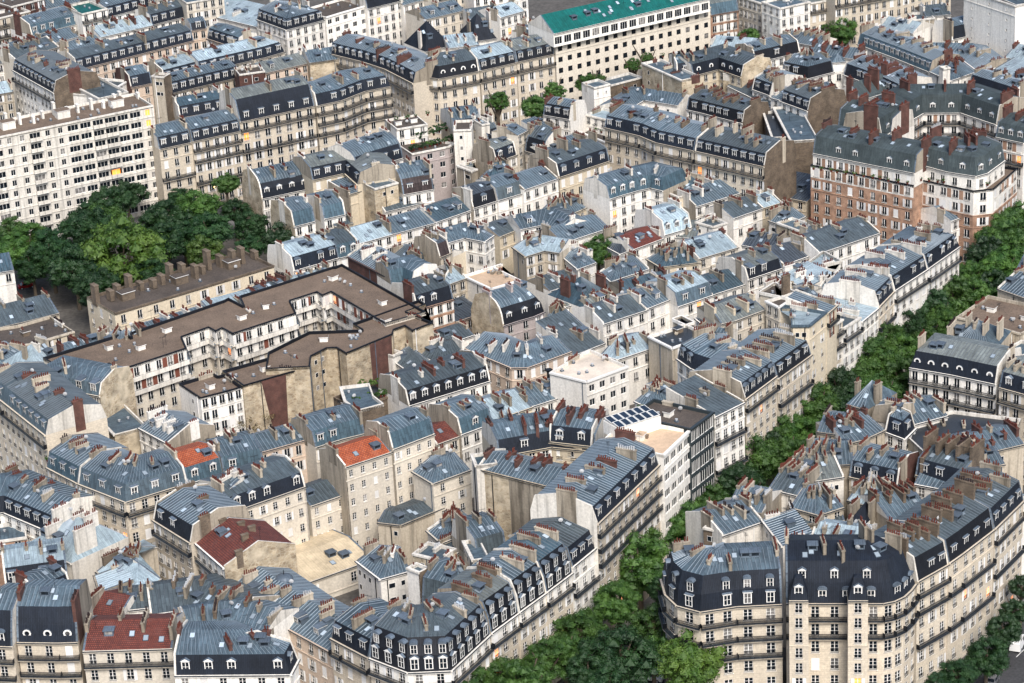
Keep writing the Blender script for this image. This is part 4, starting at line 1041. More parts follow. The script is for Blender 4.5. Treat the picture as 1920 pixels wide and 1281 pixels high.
-82.61,439.35 -72.62,430.38 -61.90,437.04|19.3|12|M|s|v=6 bal=1 sm=z rm=z dm=f db=3.4 c=6 cm=bt|stone corner house with zinc mansard and long black balcony, left
-62.71,442.39 -56.10,446.40|16.5|11|M|w|v=2 sm=u rm=o dm=g db=3.4 c=2 cm=l|white house with orange tiled upper roof and blue mansard
-56.01,445.61 -48.56,448.79|16.8|11|M|w|v=1 sm=u rm=z dm=f db=2.9 c=4 cm=t|white house with three zinc dormers right of the small orange tiled roof
-53.20,428.44 -40.05,437.77|17|12|M|c|v=5 dm=g db=3 wsz=.95,1.6 h=2.6 er=l c=5 cm=tb rm=d|tall cream rear facade with slate mansard and irregular windows above the beige shed
-57.31,433.34 -54.38,430.78|17|9|M|w|v=1 rm=z c=4 cm=l|small slate mansard with open skylights left of the tall cream facade
-67.07,425.02 -59.29,414.94|18|13|M|s|v=6 bal=1 sm=s dm=f db=3.2 c=3 cm=R rm=z|stone house with deep box dormers on the left street
-58.80,416.21 -52.53,405.55|17.6|14|G|w|v=6 bal=1 rm=t er=r c=5 cm=R pots cl=1.3|white house with dark red tiled roof and rubble gable, lower left
-53.31,407.42 -42.32,391.90|13.5|12|G|p|v=4 c=6 cm=tb bw=3.1 bal=|long beige street house with plain zinc roof and a small dome, lower centre
-42.25,391.77 -31.27,379.14|13.5|12|G|p|v=4 c=6 cm=tb bw=3.1 sh=.5|long beige street house continuing to the black mansard corner
-90.55,426.33 -81.42,417.25|14|13|H|l|n er=l rm=l c=5 cm=l|pale zinc roof with white chimney blocks, lower left
-81.80,419.18 -78.19,424.02|13|7|S|w|n c=1 rm=l|white gable end of the pale zinc roof, lower left
-98.38,429.15 -91.64,430.54|13|7|F|k|v=1 rm=z c=0|low brick and white garden front at the left edge
-99.43,437.03 -96.81,437.47 -86.76,428.26|15|12|M|w|v=2 dskip=.4 rm=z c=5 cm=kb|zinc and slate house in the shade at the left edge
-100.74,445.76 -94.47,440.45 -87.86,434.45|16|10|G|b|n rm=d c=6 cm=kR|grey zinc roofs with dark stacks below the tall stone facade
-91.80,408.07 -80.99,410.22|15|11|M|w|v=1 sm=s rm=l dskip=.7 c=4 cm=k el=l|white court house with dark slate and pale top, lower left
-85.15,401.97 -79.96,406.97|14|8|M|w|v=2 rm=z c=2 cm=k|white house with small balcony facing the garden court, lower left
-76.43,413.62 -68.29,404.05 -64.46,409.59|14|13|G|b|n rm=l c=6 cm=tR|bright pale zinc roof with tall plaster stacks, lower left
-76.58,412.28 -74.80,405.74|14|6|S|t|n rm=l c=1|bare plaster wall beside the bright pale zinc roof
-75.62,395.93 -70.07,393.43|15|10|G|l|n rm=t c=1 cm=k|dark red tiled lean-to with a thick brick stack, lower left
-70.13,396.61 -64.32,397.26|15|9|G|w|n c=4 cm=tR rm=d|grey zinc roof crowned by a long row of pots, lower left
-64.67,394.75 -57.99,395.94 -50.35,389.45|15|12|G|w|n c=8 cm=tR rm=d|zinc roof with many beige stacks beside the long beige street house
-57.81,385.38 -50.12,387.64 -44.10,383.93|16|10|G|w|n c=7 cm=tR rm=z|round edged zinc roof near the bottom, left of the long street house
-89.00,377.70 -85.04,376.99|20|13|T|s|v=3 dm=a bal=1,2 c=2 cm=k rm=z|ornate stone house with lead edged slate roof in the bottom left corner
-84.52,378.42 -77.56,377.51 -74.28,377.34|20|13|T|s|v=3 dm=o bal=1,2 c=2 cm=k rm=z|ornate stone house with round attic windows in tall slate roof, bottom left
-73.25,375.21 -58.42,374.48|19.5|12|G|c|v=3 bal=1 rm=t bw=3 c=4 cm=kt sh=.1|cream building with red tiled roof at the bottom edge
-57.16,365.67 -38.43,364.02 -37.39,368.78|19.5|13|M|w|v=2 sm=s dm=g h=3.2 bal= c=4 cm=K rm=z bw=3.2 db=3.6|white building with blue black mansard at the bottom edge, left
-39.58,439.39 -32.90,443.93|12|9|G|c|v=3 rm=d wsz=.9,1.5 c=2|low cream house with two toned zinc roof beside the orange tiled house
-32.63,440.94 -23.97,446.66|19|9.5|G|c|v=7 rm=o bw=2.3 wsz=.85,1.5 el=t c=2 cm=t sh=0|tall cream house with bright orange tiled roof, lower centre left
-23.78,446.53 -15.81,452.73|19.5|9|M|c|v=6 sm=u rm=z dskip=1 wsz=.9,1.5 bw=2.6 el=t c=2 cm=t|tall cream house with blank zinc mansard beside the orange tiled roof
-42.48,420.42 -27.91,430.06|5|17|G|c|v=1 bw=9 rm=y c=0 sk=2 h=1.4 name=shed cat=shed|long beige metal shed roof in the yard between cream facades, lower centre
-15.84,459.49 -11.00,463.02|14|9|G|c|v=2 rm=t c=1 cm=k|cream house with dark red tiled roof between two zinc mansards
-11.01,462.28 -4.68,467.02|14.5|11|M|w|v=2 sm=u rm=z dm=g db=4 el=t c=4 cm=t|white house with blue grey zinc mansard right of the dark red tiles
-4.68,469.29 3.32,474.82|14|11|G|y|v=1 rm=l c=4 cm=k|low house with the whitest zinc roof, centre
3.21,475.01 11.08,479.98|14|10|G|w|v=2 c=5 cm=tb sk=4|white house with two orange blinds under zinc, centre
7.29,478.97 14.43,473.41 23.13,479.96|19.5|12|F|w|v=5 bl=0 bw=2.7 wsz=1.4,1.5 ww rm=A par=w c=2 hut=0|cream modern block with sand coloured roof terrace and balconies, centre
-21.57,478.41 -4.89,488.87|14|12|M|w|v=3 sm=S dm=g db=2.8 c=6 cm=kl sh=.3 rm=d|white house with black mansard and two chimney rows, centre left
-25.99,505.69 -21.96,498.35 -17.62,503.44|13|9|G|w|v=1 bl=0 rm=d c=1|grey hipped zinc house with small white dormers left of the black mansard
-19.63,506.77 -16.17,502.01 -9.74,506.42|13|9|G|w|n rm=d c=3 cm=l|grey zinc roof with a white pot row behind the black mansard
-15.15,513.36 -8.19,518.37|12|8|G|w|n rm=d c=2|dark zinc roof at the foot of the orange brick house
-2.65,465.96 2.86,466.54|13|8|G|y|v=1 rm=z c=4 cm=tb|cream court house with curved zinc top beside the red brick chimneys
6.00,445.45 14.00,442.33|20|11|M|y|v=3 sm=s rm=z dm=g db=3 c=4 cm=K cl=4|yellow stone house with slate mansard between tall red brick chimneys
2.81,448.37 5.65,446.42|19|8|M|w|v=1 sm=u dskip=.3 c=2 cm=K|low zinc mansard link left of the red brick chimneys
-32.77,379.75 -30.89,377.63 -26.21,372.42|17|12|M|s|v=5 bal=1 sm=s rm=z dm=f c=3 cm=t|stone house with square dormers left of the black mansard corner building
-25.94,370.65 -19.56,365.27 -12.62,365.12 -6.18,376.25|18|12|D|s|v=5 bal=1 str=1,2 sm=S rm=d dm=g db=2.3 c=8 cm=tb u=1w cl=2.9|black two storey mansard building on the cut corner, bottom centre
-5.99,376.35 -1.35,382.66|18.2|12|D|s|v=6 bal=1 u=1w sm=S dm=g db=2.4 c=3 cm=tR cl=3.8|white topped stone house with two rows of black roof windows, first after the corner building
-1.22,382.53 3.52,388.90|18.4|12|D|s|v=6 bal=1 u=1w sm=S dm=g db=2.4 c=3 cm=tb cl=4.6|white topped stone house with two rows of black roof windows, second after the corner building
3.61,388.71 8.19,395.08|18.6|12|D|s|v=6 bal=1 u=1w sm=S dm=g db=2.4 c=3 cm=tb cl=4.6|boulevard stone house with two rows of black roof windows and a metal cowled stack
8.34,395.59 12.71,402.27|19.5|13|M|w|v=6 bal=2 dm=f db=2.4 rm=d er=l h=3.4 c=2 cm=t cl=2|white house with black mansard below the ornate boulevard building
13.04,401.73 25.45,424.13|24.3|13|M|s|v=7 bal=2,1,3 bw=2.6 sm=s rm=z dm=f db=3.4 el=l c=6 cm=Kt cl=3.8 sk=5 ch=1.0|ornate stone boulevard building with black balconies and red brick chimneys
-7.66,435.37 6.06,425.76|20|9|G|r|n rm=z c=6 cm=K el=l pt=0;.42;.99;.42;.99;2;19.6;t|tall blind rubble and plaster wall under a narrow zinc roof, lower centre
-8.68,439.43 -7.82,434.27|21|4|F|l|n rm=u c=0|zinc clad white stair tower at the corner of the blind rubble wall
-3.64,442.08 6.52,445.06 14.48,442.21|19|11|M|y|v=2 rm=z dskip=.5 c=8 cm=K sk=5|zinc roofs with red brick stacks behind the ornate boulevard building
-20.20,445.96 -16.26,440.23 -9.21,445.27|15|10|G|c|v=3 bl=0 wsz=1.0,1.6 bw=4 rm=z c=2|cream house with blank white gable and blue zinc roof, lower centre
-27.02,437.15 -22.71,435.54 -14.66,441.94|9|7|G|b|n rm=d h=.8 c=0|long low beige blind building with dark sheet roof, lower centre
-8.10,409.68 -2.87,412.10|14.5|11|M|b|v=1 sm=d rm=z h=3.6 dm=f db=4 c=3 cm=t sk=4|court house with steep grey zinc mansard and four rooflights, lower centre
-2.72,410.31 -0.24,407.31 3.00,409.67|15|9|G|w|n rm=z c=5 cm=t|zinc roofs with clustered red pots behind the black roof windows
-17.90,395.65 -15.73,394.46 -12.64,392.22 -8.79,393.71|14|10|M|w|v=0 n sm=d rm=z bl= h=4.5 dm=f db=3.4 c=4 cm=t|grey zinc L shaped court mansard with white windows behind the corner building
-19.61,410.30 -14.43,407.00|16|5|F|r|n rm=z c=3 cl=3.8|bare rubble chimney wall with a long row of pots, lower centre
-20.25,399.32 -17.99,397.23|19|2.4|F|w|n c=1 rm=z er=R|freestanding white and brown chimney wall above the corner court
-29.93,414.42 -25.45,407.02 -20.10,409.58|13|9|G|w|n rm=z c=5 cm=tw|white blind house with zinc roof beside the beige shed
-17.32,424.93 -14.67,419.65 -8.95,423.97|13|9|G|c|n rm=z c=5 cm=t|cream gabled zinc roof with red pots above the white blind house
-15.38,419.55 -12.77,416.47 -8.86,420.92|12|8|S|l|n rm=d c=3 cm=t|pale lean-to house in the lower centre court
-10.57,412.17 -8.86,404.49|17|3|F|c|n c=1 rm=z|tall cream chimney wall beside the grey zinc mansard
26.27,423.51 31.87,433.55|26.4|13|F|w|v=8 bw=2.6 wsz=2.35,1.6 ww fh=3.1 rm=a par=w c=3 cm=R np hut=1|white panelled office block with sand coloured roof terrace on the boulevard
31.96,432.99 36.83,439.99|26.8|13|F|g|v=8 bw=1.75 wsz=1.6,2.5 ww rm=N par=g c=2 np hut=1|dark glass fronted block with roof garden on the boulevard
37.08,441.64 43.35,447.69|25|12|S|w|v=6 bal=2,4 bw=2 rm=d c=3 cm=t el=l|white boulevard house with black railings and glazed top floor
43.81,450.95 51.04,461.21|24.1|13|M|s|v=6 bal=1 dm=a db=2.2 rm=z sm=s el=t c=5 cm=tb cl=3.8|stone boulevard house with five arched dormers and a bare plaster end wall
51.38,462.19 59.26,473.08|23|13|M|s|v=6 bal=2 dm=f db=3 rm=z sm=S c=5 cm=tb cl=4.6|stone boulevard house with black mansard beside the tall narrow tower house
32.89,476.90 35.31,471.56 40.00,466.54|22|12|M|w|v=4 sm=s dm=a db=2.6 c=4 cm=tb|white house with slate mansard and three white dormers facing left
55.39,473.76 58.99,473.39 63.17,480.06|29.1|9|F|y|v=8 bl=0 bw=4 wsz=.9,1.6 rm=l par=z c=2 el=t|tall narrow cream tower house with pale zinc roof on the boulevard
63.28,480.02 65.86,484.27|28.7|9|S|y|v=2 shb bw=3 c=2 rm=z bal=1|zinc roofed top with red shutters beside the tall narrow tower house
63.79,483.09 67.60,487.86|24|10|F|b|v=7 bal=1,2 c=2 rm=d bw=2.2|old dark stone house with narrow bow window on the boulevard
67.59,486.92 71.90,492.45|22.3|11|F|w|v=6 bal=1 sh=.8 rm=d bw=2.3 c=3 cm=l|white shuttered boulevard house with rounded white cornice
72.13,493.16 76.84,500.39|21|12|S|w|v=6 rm=l bw=2.3 c=5 cm=l h=1.2|white boulevard house with pale blue shed roof and two white pot rows
76.77,500.05 81.21,508.15|21.3|13|M|s|v=6 bal=2 rm=z sm=s dm=f db=2.8 el=w c=3 cm=l cl=4.6|stone boulevard house with white party wall and two leaning dormers
81.27,507.85 90.18,519.13|21.5|13|M|w|v=6 bal=1 rm=z sm=s dm=f c=4 cm=l cl=4.6 db=3|white boulevard house with large white plastered chimneys, right of centre
90.65,521.17 99.64,533.31|20.8|13|M|w|v=7 bal=1 rm=z sm=s dm=g hr er=w ends=R c=6 cm=kl db=3|last white boulevard house before the brick corner block
44.72,510.23 47.69,511.49 54.82,516.84|15|11|G|c|v=5 rm=G c=4 cm=y pr=.9 wsz=1.0,1.7|cream house with lichened yellowish zinc roof and orange chimneys
40.04,520.01 41.99,514.73 47.19,516.52|12.5|10|G|w|n rm=k c=3 cm=w|dark zinc roof with white square stacks next to the lichened roof
54.83,515.59 57.29,511.65 60.62,516.06|17.5|8|F|c|v=2 rm=N par=w c=1 cl=2.1 cm=R ch=4|cream box house with a thick black chimney rising through it
55.28,526.54 57.38,523.52 61.82,524.19|15|9|G|y|n rm=l c=4 cm=l|pale blue zinc roof enclosed by an orange parapet wall
61.11,517.22 63.32,514.69 67.01,517.36|17|9|G|w|n rm=z c=3|zinc roof with curved white drum left of the red shutters
59.80,536.18 65.14,527.44|15|8|S|w|n rm=l c=6 cm=w|white stepped parapets with a red pot row, right of centre
67.40,539.50 70.51,532.98 73.32,537.29|15|8|F|w|v=1 rm=l c=3 cm=w bl=0|white house with bright triangular roof court, right of centre
63.78,536.38 68.55,533.03|13.5|9|G|b|n rm=k c=3|dark zinc roof in the hollow right of centre
67.82,527.40 70.91,525.00|15|8|G|r|n rm=z c=4 cm=w|rubble walled zinc house with white end pier, right of centre
47.66,497.15 52.21,494.19|15|9|G|b|n rm=d c=3|grey zinc roof with satellite dish behind the arched dormers
38.44,506.67 43.81,503.54|13|9|G|w|n rm=z c=3 cm=t|low zinc roof with a long row of pots, right of centre
23.68,468.39 27.25,463.66 33.13,468.91|17|10|G|w|v=1 rm=z c=6 cm=tb bl=0|blue grey zinc roofs with an aerial, beside the solar panel deck
-47.04,710.01 -37.49,700.46 -31.12,692.33 -23.12,677.65|20|12|M|s|v=6 bal=1 dm=g db=2.6 rm=z c=7 cm=bkt|stone house wing running up left from the round windowed corner building
-23.06,686.07 -20.80,681.86 -16.13,679.06 -5.11,684.05|20.5|13|M|s|v=6 bal=1 dm=o db=2.9 sm=S h=3.2 hl c=5 cm=kb|corner building with white round windows in a black mansard, upper centre
-4.82,684.98 5.25,690.93|20.3|13|M|s|v=6 bal=1 dm=a db=2.6 rm=l sm=S c=3 cm=b|stone house with arched dormers and pale zinc top right of the round windows
5.40,691.57 15.98,697.55|20.2|13|M|s|v=6 bal=1 dm=a db=2.6 sm=S rm=G c=4 cm=b|stone house with arched dormers adjoining the green roofed office
16.36,697.50 53.71,720.17 62.17,725.71|23.3|14|F|c|v=7 bw=3.15 wsz=1.45,1.5 ww wf=k fh=3.25 par=s c=0 rm=n name=office_building hut=0|long stone office block with square dark windows and a turquoise copper roof
15.92,695.12 53.61,718.04 61.70,722.74|26.7|13|G|w|base=22.8 v=1 fh=3.2 bw=3.1 wsz=2.4,2.2 ww rm=q h=4 c=0 sk=22 str= pw=l hw=q|
-20.39,716.97 -12.70,721.84|17|12|H|w|n rm=s h=7 c=1|dark slate pyramid roof with glazed flank, upper centre
-7.01,724.42 0.27,726.73|17|12|H|w|n rm=s h=6.5 c=2|second dark slate pyramid roof, beside a red brick stack, upper centre
-13.66,715.95 -4.94,717.94|18|8|S|w|n rm=l c=4 cm=l|cream rounded parapet roofs in front of the slate pyramids
-20.44,739.85 -8.83,747.65|20|11|G|c|v=3 c=3 cm=bk|cream house with zinc roof and tall plaster gable, top centre
-7.33,740.87 1.43,744.00|19|10|G|w|v=1 c=2|small hipped zinc roof above the slate pyramids
1.38,737.62 8.88,743.86|20|10|G|w|v=2 c=2 rm=l|white house with pale roof and three dark windows left of the turquoise roof
9.87,707.16 15.51,712.41|23|8|G|l|n c=2 rm=d|tall pale blind wall at the left end of the turquoise roof
3.62,722.70 15.26,716.02|18|12|H|w|n rm=G c=4 cm=b|broad lichened hipped zinc roof left of the turquoise roof
-37.84,751.23 -27.30,758.48|21|12|M|w|v=5 dm=n c=2|white house with dark mansard at the top edge, left of centre
-27.33,756.71 -23.34,759.91 -15.81,764.47|20|12|G|w|v=4 c=2|plain white house at the top edge, centre
-16.78,755.04 -6.01,762.96|21|12|M|c|v=4 c=2|cream house at the top edge, centre
-6.02,753.31 10.19,760.18|22|12|G|w|v=5 c=3|white house with long windows at the top edge, right of centre
11.40,656.49 18.31,651.38|16|8|M|w|v=2 sm=S er=w dm=f c=3 cm=kb|small white house with black mansard and tall white gable, upper centre
19.66,657.73 27.15,646.07|11|9|F|w|v=2 bal= ww wsz=2.2,1.5 bw=2.9 rm=N c=1 par=w|white terraced house with planted ledges, upper centre
22.45,658.01 27.87,652.53|15|7|F|w|v=1 rm=l c=2|white upper terrace storey behind the planted ledges
25.72,674.49 30.34,677.25|17|6|F|w|v=1 wsz=.5,.8 rm=z c=1|white rendered block with two tiny windows, upper centre
30.70,682.28 39.80,688.29|15|6|F|R|n rm=z c=0|dark brown blind wall block beside the tiny windowed white block
33.47,659.22 38.81,667.68 47.48,661.49|15|9|G|w|n rm=z c=5 cm=kR|zinc roof with dark stacks behind the long stone front
39.65,685.40 49.13,667.56|20|6|F|r|n rm=z c=4 cm=kb|high rubble wall block stained grey, in front of the office
52.92,675.80 60.18,680.62 65.61,672.42|18.5|11|M|y|v=3 dm=o db=3 sm=s er=r c=5 cm=bk|yellow court house with tiny round windows in slate, upper right
65.89,674.31 69.83,679.38|18|6|F|r|n rm=z c=2|rubble pier wall right of the yellow court house
49.39,656.21 52.80,652.87 62.81,642.15|15.5|11|M|w|v=1 dm=f db=2.4 rm=d sm=S c=8 cm=R er=R|white court row with dark dormers and brown stacks, upper right
62.17,676.46 72.79,654.09 77.04,658.00|15|8|G|w|n rm=d c=6 cm=kR|grey ribbed roof with brown stacks behind the dark dormers
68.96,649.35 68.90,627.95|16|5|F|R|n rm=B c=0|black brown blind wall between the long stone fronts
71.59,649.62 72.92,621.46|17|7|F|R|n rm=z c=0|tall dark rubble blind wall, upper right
67.84,666.19 72.00,659.61|17|12|M|w|v=2 dm=f db=3 c=5 cm=k rm=z|white house with two dark dormers left of the narrow white corner
71.42,653.42 73.61,650.73|18.5|8|S|w|v=3 rm=z c=1|narrow white corner house between two dormered rows
73.60,649.81 79.59,640.28|18.5|13|M|w|v=7 dm=f db=2.6 er=R c=5 cm=kR cl=4.6 bal=|tall white house with four dormers and a black rubble end wall, upper right
83.93,650.52 89.52,651.88|18|9|S|y|v=2 bw=4 rm=z c=3 cm=k|cream house with hipped zinc end below the black rubble wall
76.79,674.04 83.07,668.04 90.70,672.88|18.5|11|M|w|v=2 sm=S rm=z dskip=.6 c=5 cm=k|white house with black mansard and zinc roof left of the white corner tower
70.83,686.40 84.12,694.25|18|10|M|w|v=1 sm=S rm=z dskip=.5 c=4 cm=b|low black mansard with rooflights, upper right
90.28,673.34 94.03,673.50|21|4.5|H|w|v=2 bw=5 rm=z c=0 name=stair_tower|white corner tower with small pyramid zinc roof, upper right
93.17,671.45 99.38,661.16 103.99,650.93|18|12|M|w|v=3 dm=f db=2.4 c=8 cm=kK|white row with dark mansard stepping down from the white corner tower
101.11,700.86 109.03,686.26 116.32,671.59|17.5|11|M|w|v=1 sm=u dm=f db=2.2 c=9 cm=kK|blue zinc mansard row with white dormers beside the street trees
116.20,670.31 120.43,661.46 128.35,668.15|18|11|G|w|n rm=z c=6 cm=kK sk=4|zinc roofs around the tall white chimney, upper right
116.72,653.05 118.74,653.81|24|2|F|l|n c=0 rm=l name=chimney_tower group=towers cat=tower|tall pale square chimney among zinc roofs, upper right
126.00,661.78 133.97,648.91|17|15|S|w|n rm=l c=4 cm=k h=4 sk=8|pale patched glazed shed roof, upper right
125.09,660.67 134.23,646.59|16.5|8|M|y|v=1 rm=z c=4 cm=k dm=n|yellow house with white windows below the pale glazed shed roof
138.30,679.64 144.85,673.44|18|12|G|w|n rm=l c=4 cm=k|pale roofs at the right edge, upper right
115.37,688.82 126.73,685.91 129.25,672.89|17|11|G|w|n rm=z c=6 cm=kK|zinc roof crossed by a rounded white parapet, upper right
108.85,714.59 117.83,706.38|18|10|G|w|n rm=l c=4 cm=l|pale zinc roof with white parapet beside the street trees
119.46,716.47 125.62,717.16|19|7|F|t|n rm=z c=0|square pale plaster block beside the slate mansard, upper right
123.35,718.89 130.78,720.28|19|10|G|w|n rm=d c=2|grey hipped roof behind the pale plaster block
128.13,703.53 136.68,708.03|16.5|9|M|w|v=3 dskip=1 sm=s h=3.4 el=w c=2|white house with plain slate mansard below the tall white block
131.84,706.87 142.42,687.24|30|13|F|w|v=9 wsz=.6,.7 bw=6 fh=3 rm=z c=2|tall white blind block with tiny windows in the top right corner
142.69,688.09 148.98,690.51|30|13|F|c|v=4 rm=z c=2|cream side of the tall block at the top right edge
62.25,725.35 70.57,728.87|21|11|M|k|v=5 sm=u dm=n pan=w pf=5 bw=2.4 c=2|pink brick house with white window surrounds right of the office
71.37,736.56 77.11,727.71|23|12|F|c|v=6 bw=2.2 c=1|cream house with close set windows, top right
76.67,722.52 81.04,714.51 90.22,719.89|25|12|F|w|v=7 bw=2.6 hut=1 c=2|bright white corner block with bay fronts, top right
90.86,725.05 98.44,728.37|23|12|F|s|v=6 bal=1 c=1|grey stone house behind the street trees, top right
97.71,722.25 116.33,730.20|25|12|F|s|v=7 bal=1 c=1|long grey stone front behind the street trees, top right
116.60,731.86 134.91,744.15|24|12|F|s|v=6 c=1|grey stone front with shaded base, top right
60.12,707.24 68.84,703.35 71.31,693.36|17|10|G|w|n rm=l c=4 cm=kl|pale zinc roof with raised red potted parapet, upper right
81.21,709.95 90.31,701.71|17|9|G|w|n rm=z c=6 cm=k|zinc roof below the street tree, upper right
86.14,692.50 98.03,685.23|18|9|G|w|n rm=z c=6 cm=kK|long zinc roof strip with brick stacks behind the corner tower
48.67,677.37 53.61,678.15|18.5|10|M|w|n c=3|dark mansard end left of the yellow court house
74.66,595.77 96.67,577.28|19.5|14|F|k|v=6 u=1w bw=3.1 wsz=1.3,2.0 pan=k ppr=.75 pf=1 rm=n par=S c=0 bal= str=2|orange brick apartment block with white top floor and planted terrace, right
75.19,595.47 96.89,577.34|22.6|11.5|M|w|base=19 v=1 sm=e rm=e h=4.2 dm=g db=4.2 pan=k ppr=.75 pf=1 bw=3.1 c=5 cm=K cl=3.8 ch=1.5 str=|
97.48,582.24 109.79,571.48 114.55,572.23 122.91,585.71|19.5|14|F|k|v=6 u=2w bw=3.1 wsz=1.5,2.0 pan=k ppr=.75 pf=2 rm=n par=S c=0 str=2,3 bal=|brick and white corner block with cut corner under green slate, right
98.55,583.34 104.53,576.58 110.52,572.46 113.36,574.16 119.22,582.63|22.8|11.5|M|w|base=19 v=1 sm=e rm=e h=4.2 dm=g db=4 bw=3.1 c=5 cm=K cl=3.8 ch=1.5 str=|
94.59,613.26 99.02,619.32 107.92,630.90 117.17,629.63 124.30,618.54|19.5|11|M|w|v=3 u=2w sm=e rm=e h=4.6 dm=g db=4 pan=k ppr=.75 pf=2 bw=3 bal=1,2 c=6 cm=K cl=3.8 ch=1.6 str=|eight sided court facade in white and brick under green slate, right
85.57,627.03 97.24,616.52|18.5|11|M|w|v=1 sm=e rm=e h=4.4 dm=g db=5 c=5 cm=K cl=3.8 ch=1.6|green slate roofed wing with tall brick stacks left of the brick court
94.72,648.67 104.82,656.26|18|9|G|w|n rm=e h=3.6 c=4 cm=K ch=2|green slate saddle roof behind the brick court
120.78,602.17 126.60,596.43|22|11|M|w|v=4 sm=e rm=e h=3.6 dm=g pan=k ppr=.75 pf=2 bal=2 c=3 cm=K cl=3.8 ch=2|white and brick block with large brick chimney at the right edge
126.83,628.06 136.38,632.36|19|10|H|w|n rm=e c=3 cm=K|green slate roof with twin brick stacks at the right edge
78.75,472.13 86.22,467.61 94.04,461.90|19.5|12|M|w|v=6 bal=1 sm=s rm=G dm=o db=2.6 h=3.4 bw=2.3 hl el=w c=2 cm=b bal=1,2 sh=0|ornate white stone facade with three round windows in slate, right
94.33,460.48 99.96,455.25|19.5|12|M|s|v=6 bal=1 sm=s rm=G dm=g c=5 cm=b|stone house with white dormers right of the ornate white facade
87.53,483.22 96.78,478.31|19|12|H|b|n rm=z c=5 cm=b h=4|curved zinc and slate roof behind the ornate white facade
98.29,480.44 101.64,477.25|18|8|F|w|n rm=z c=2|white blank gable wall, right edge above the ornate facade
92.56,497.58 98.14,493.13 103.95,487.10|19|14|F|b|n rm=n par=b c=2 cm=t cl=4.6 hut=2|flat brown roof with a rim of terracotta pots, right
103.79,510.99 109.79,503.07|19.5|12|G|b|n rm=z c=6 cm=t|zinc roofs with beige pot walls at the right edge
109.26,519.37 113.71,516.63|20|10|G|b|n rm=z c=5 cm=t|beige walled zinc roof at the right edge by the trees
56.67,443.59 61.54,441.39|20|10|G|t|n rm=z c=2 cm=t cl=3.8|blank beige wall topped by a row of pots with zinc behind, right block
63.82,455.38 67.31,452.03|20|10|H|t|n rm=z c=2 cm=t|small lead domed roof with beige parapet, right block
61.15,438.55 64.89,440.06 69.50,443.87|19.5|11|G|b|n rm=z c=6 cm=tk sk=4|zinc roofs fanning round a glass lantern, right block
69.55,444.13 72.71,440.56 75.46,445.01|19|9|M|w|v=1 sm=s c=2 cm=tkb|dark rounded slate tower roof with white window, right block
72.79,445.34 82.41,449.83|19|11|G|w|n rm=z c=6 cm=tkb|zinc roof edged by brick red parapets, right block
75.29,435.81 83.03,437.98 90.44,434.73|18.5|14|F|b|n rm=B c=6 cm=tkb|dark flat roof dotted with white vents, right block
81.73,430.81 94.16,435.56|19|10|G|b|n rm=z c=7 cm=tkb|zinc and slate roofs at the right edge of the right block
44.92,420.79 49.68,417.32|20|11|G|l|n rm=d c=5 cm=tk|beige pot wall with fan shaped zinc roof, right block
48.03,425.22 52.26,422.49 58.96,423.91|20|11|G|l|n rm=G c=6 cm=t|rounded lichened zinc roof with pot row, right block
51.74,431.56 55.68,428.80 61.61,428.85|20|11|G|t|n rm=z c=6 cm=t|zinc roofs above the boulevard trees, right block
60.49,427.83 68.52,422.42|18|10|M|b|v=1 sm=s rm=z dm=a db=3 er=K c=5 cm=t|dark mansard with three arched dormers and brick end wall, right block
36.83,414.17 42.56,411.02|20|10|G|t|n rm=z c=5 cm=tkb|beige pot wall above the boulevard with zinc behind, right block
31.93,407.65 35.35,405.54|19.5|9|F|R|n rm=z c=2 cl=3.8|dark brick chimney wall at the left tip of the right block
34.91,404.22 42.63,408.85|19.5|11|G|l|n rm=z c=5 cm=tkb|zinc roof leaning to a large pale curved gable, right block
42.45,408.59 44.86,398.08|20|6|S|l|n rm=z c=2 cl=4.6 cm=l|large pale curved gable wall, right block
48.09,414.84 52.74,411.12 57.55,413.74|19|11|G|b|v=1 rm=z c=6 cm=tkb sk=4|octagonal zinc roof over a court of old windows, right block
48.34,411.70 52.83,411.89 57.53,412.40|17|8|G|b|v=2 rm=d c=2|grey court facade with old windows, right block
58.57,416.48 62.58,413.15 67.41,415.45|19|10|G|t|n rm=l c=6 cm=tkb|bright zinc roofs between tall beige stacks, right block
57.99,410.03 60.60,408.33|18|7|H|w|v=1 rm=s c=2|small slate pavilion roof in the court, right block
64.86,407.27 72.37,410.60|19|12|G|t|n rm=z c=6 cm=R|folded blue zinc roofs with brown stacks, right block
71.62,422.51 76.19,419.77 82.38,409.72|18.5|10|G|w|v=1 rm=z c=2 cm=R cl=4.6 ch=2.2|white court wall with zinc roof and brown brick chimney wall, right block
72.20,425.13 79.61,419.08|19|10|M|b|n sm=s rm=d c=5 cm=R cl=4.6 ch=2|slate roofs behind the brown brick chimney walls, right block
80.40,423.58 88.61,425.59|20|11|G|b|n rm=z c=6 cm=Rk|zinc roofs with orange pot rows near the right edge, right block
49.13,397.60 57.88,393.96|20|11|G|b|n rm=l c=6 cm=tkb|pale zinc court roofs with cowls behind the front facade
23.17,387.81 23.49,382.10 25.04,378.23 28.68,375.70 34.70,376.88 42.24,376.86|20.5|13|D|s|v=6 bal=1,2,3 sm=s rm=z h=5.8 dm=f db=3 bw=2.9 wsz=1.5,2.1 c=5 cm=tkb hl sh=0|rounded stone corner building with zinc domes, front of the right block
42.94,377.03 58.73,375.32 60.58,375.85 62.42,377.24 63.96,379.42 65.03,381.43|20.5|13|T|s|v=6 bal=1,2 sm=s rm=s h=6.8 dm=a db=3.4 bw=3.1 wsz=1.35,2.2 c=6 cm=tkb cl=2.9 ch=1.6 hr sh=0 closed=.03|stone front with tall slate roof, turrets and rounded bow corner, bottom right
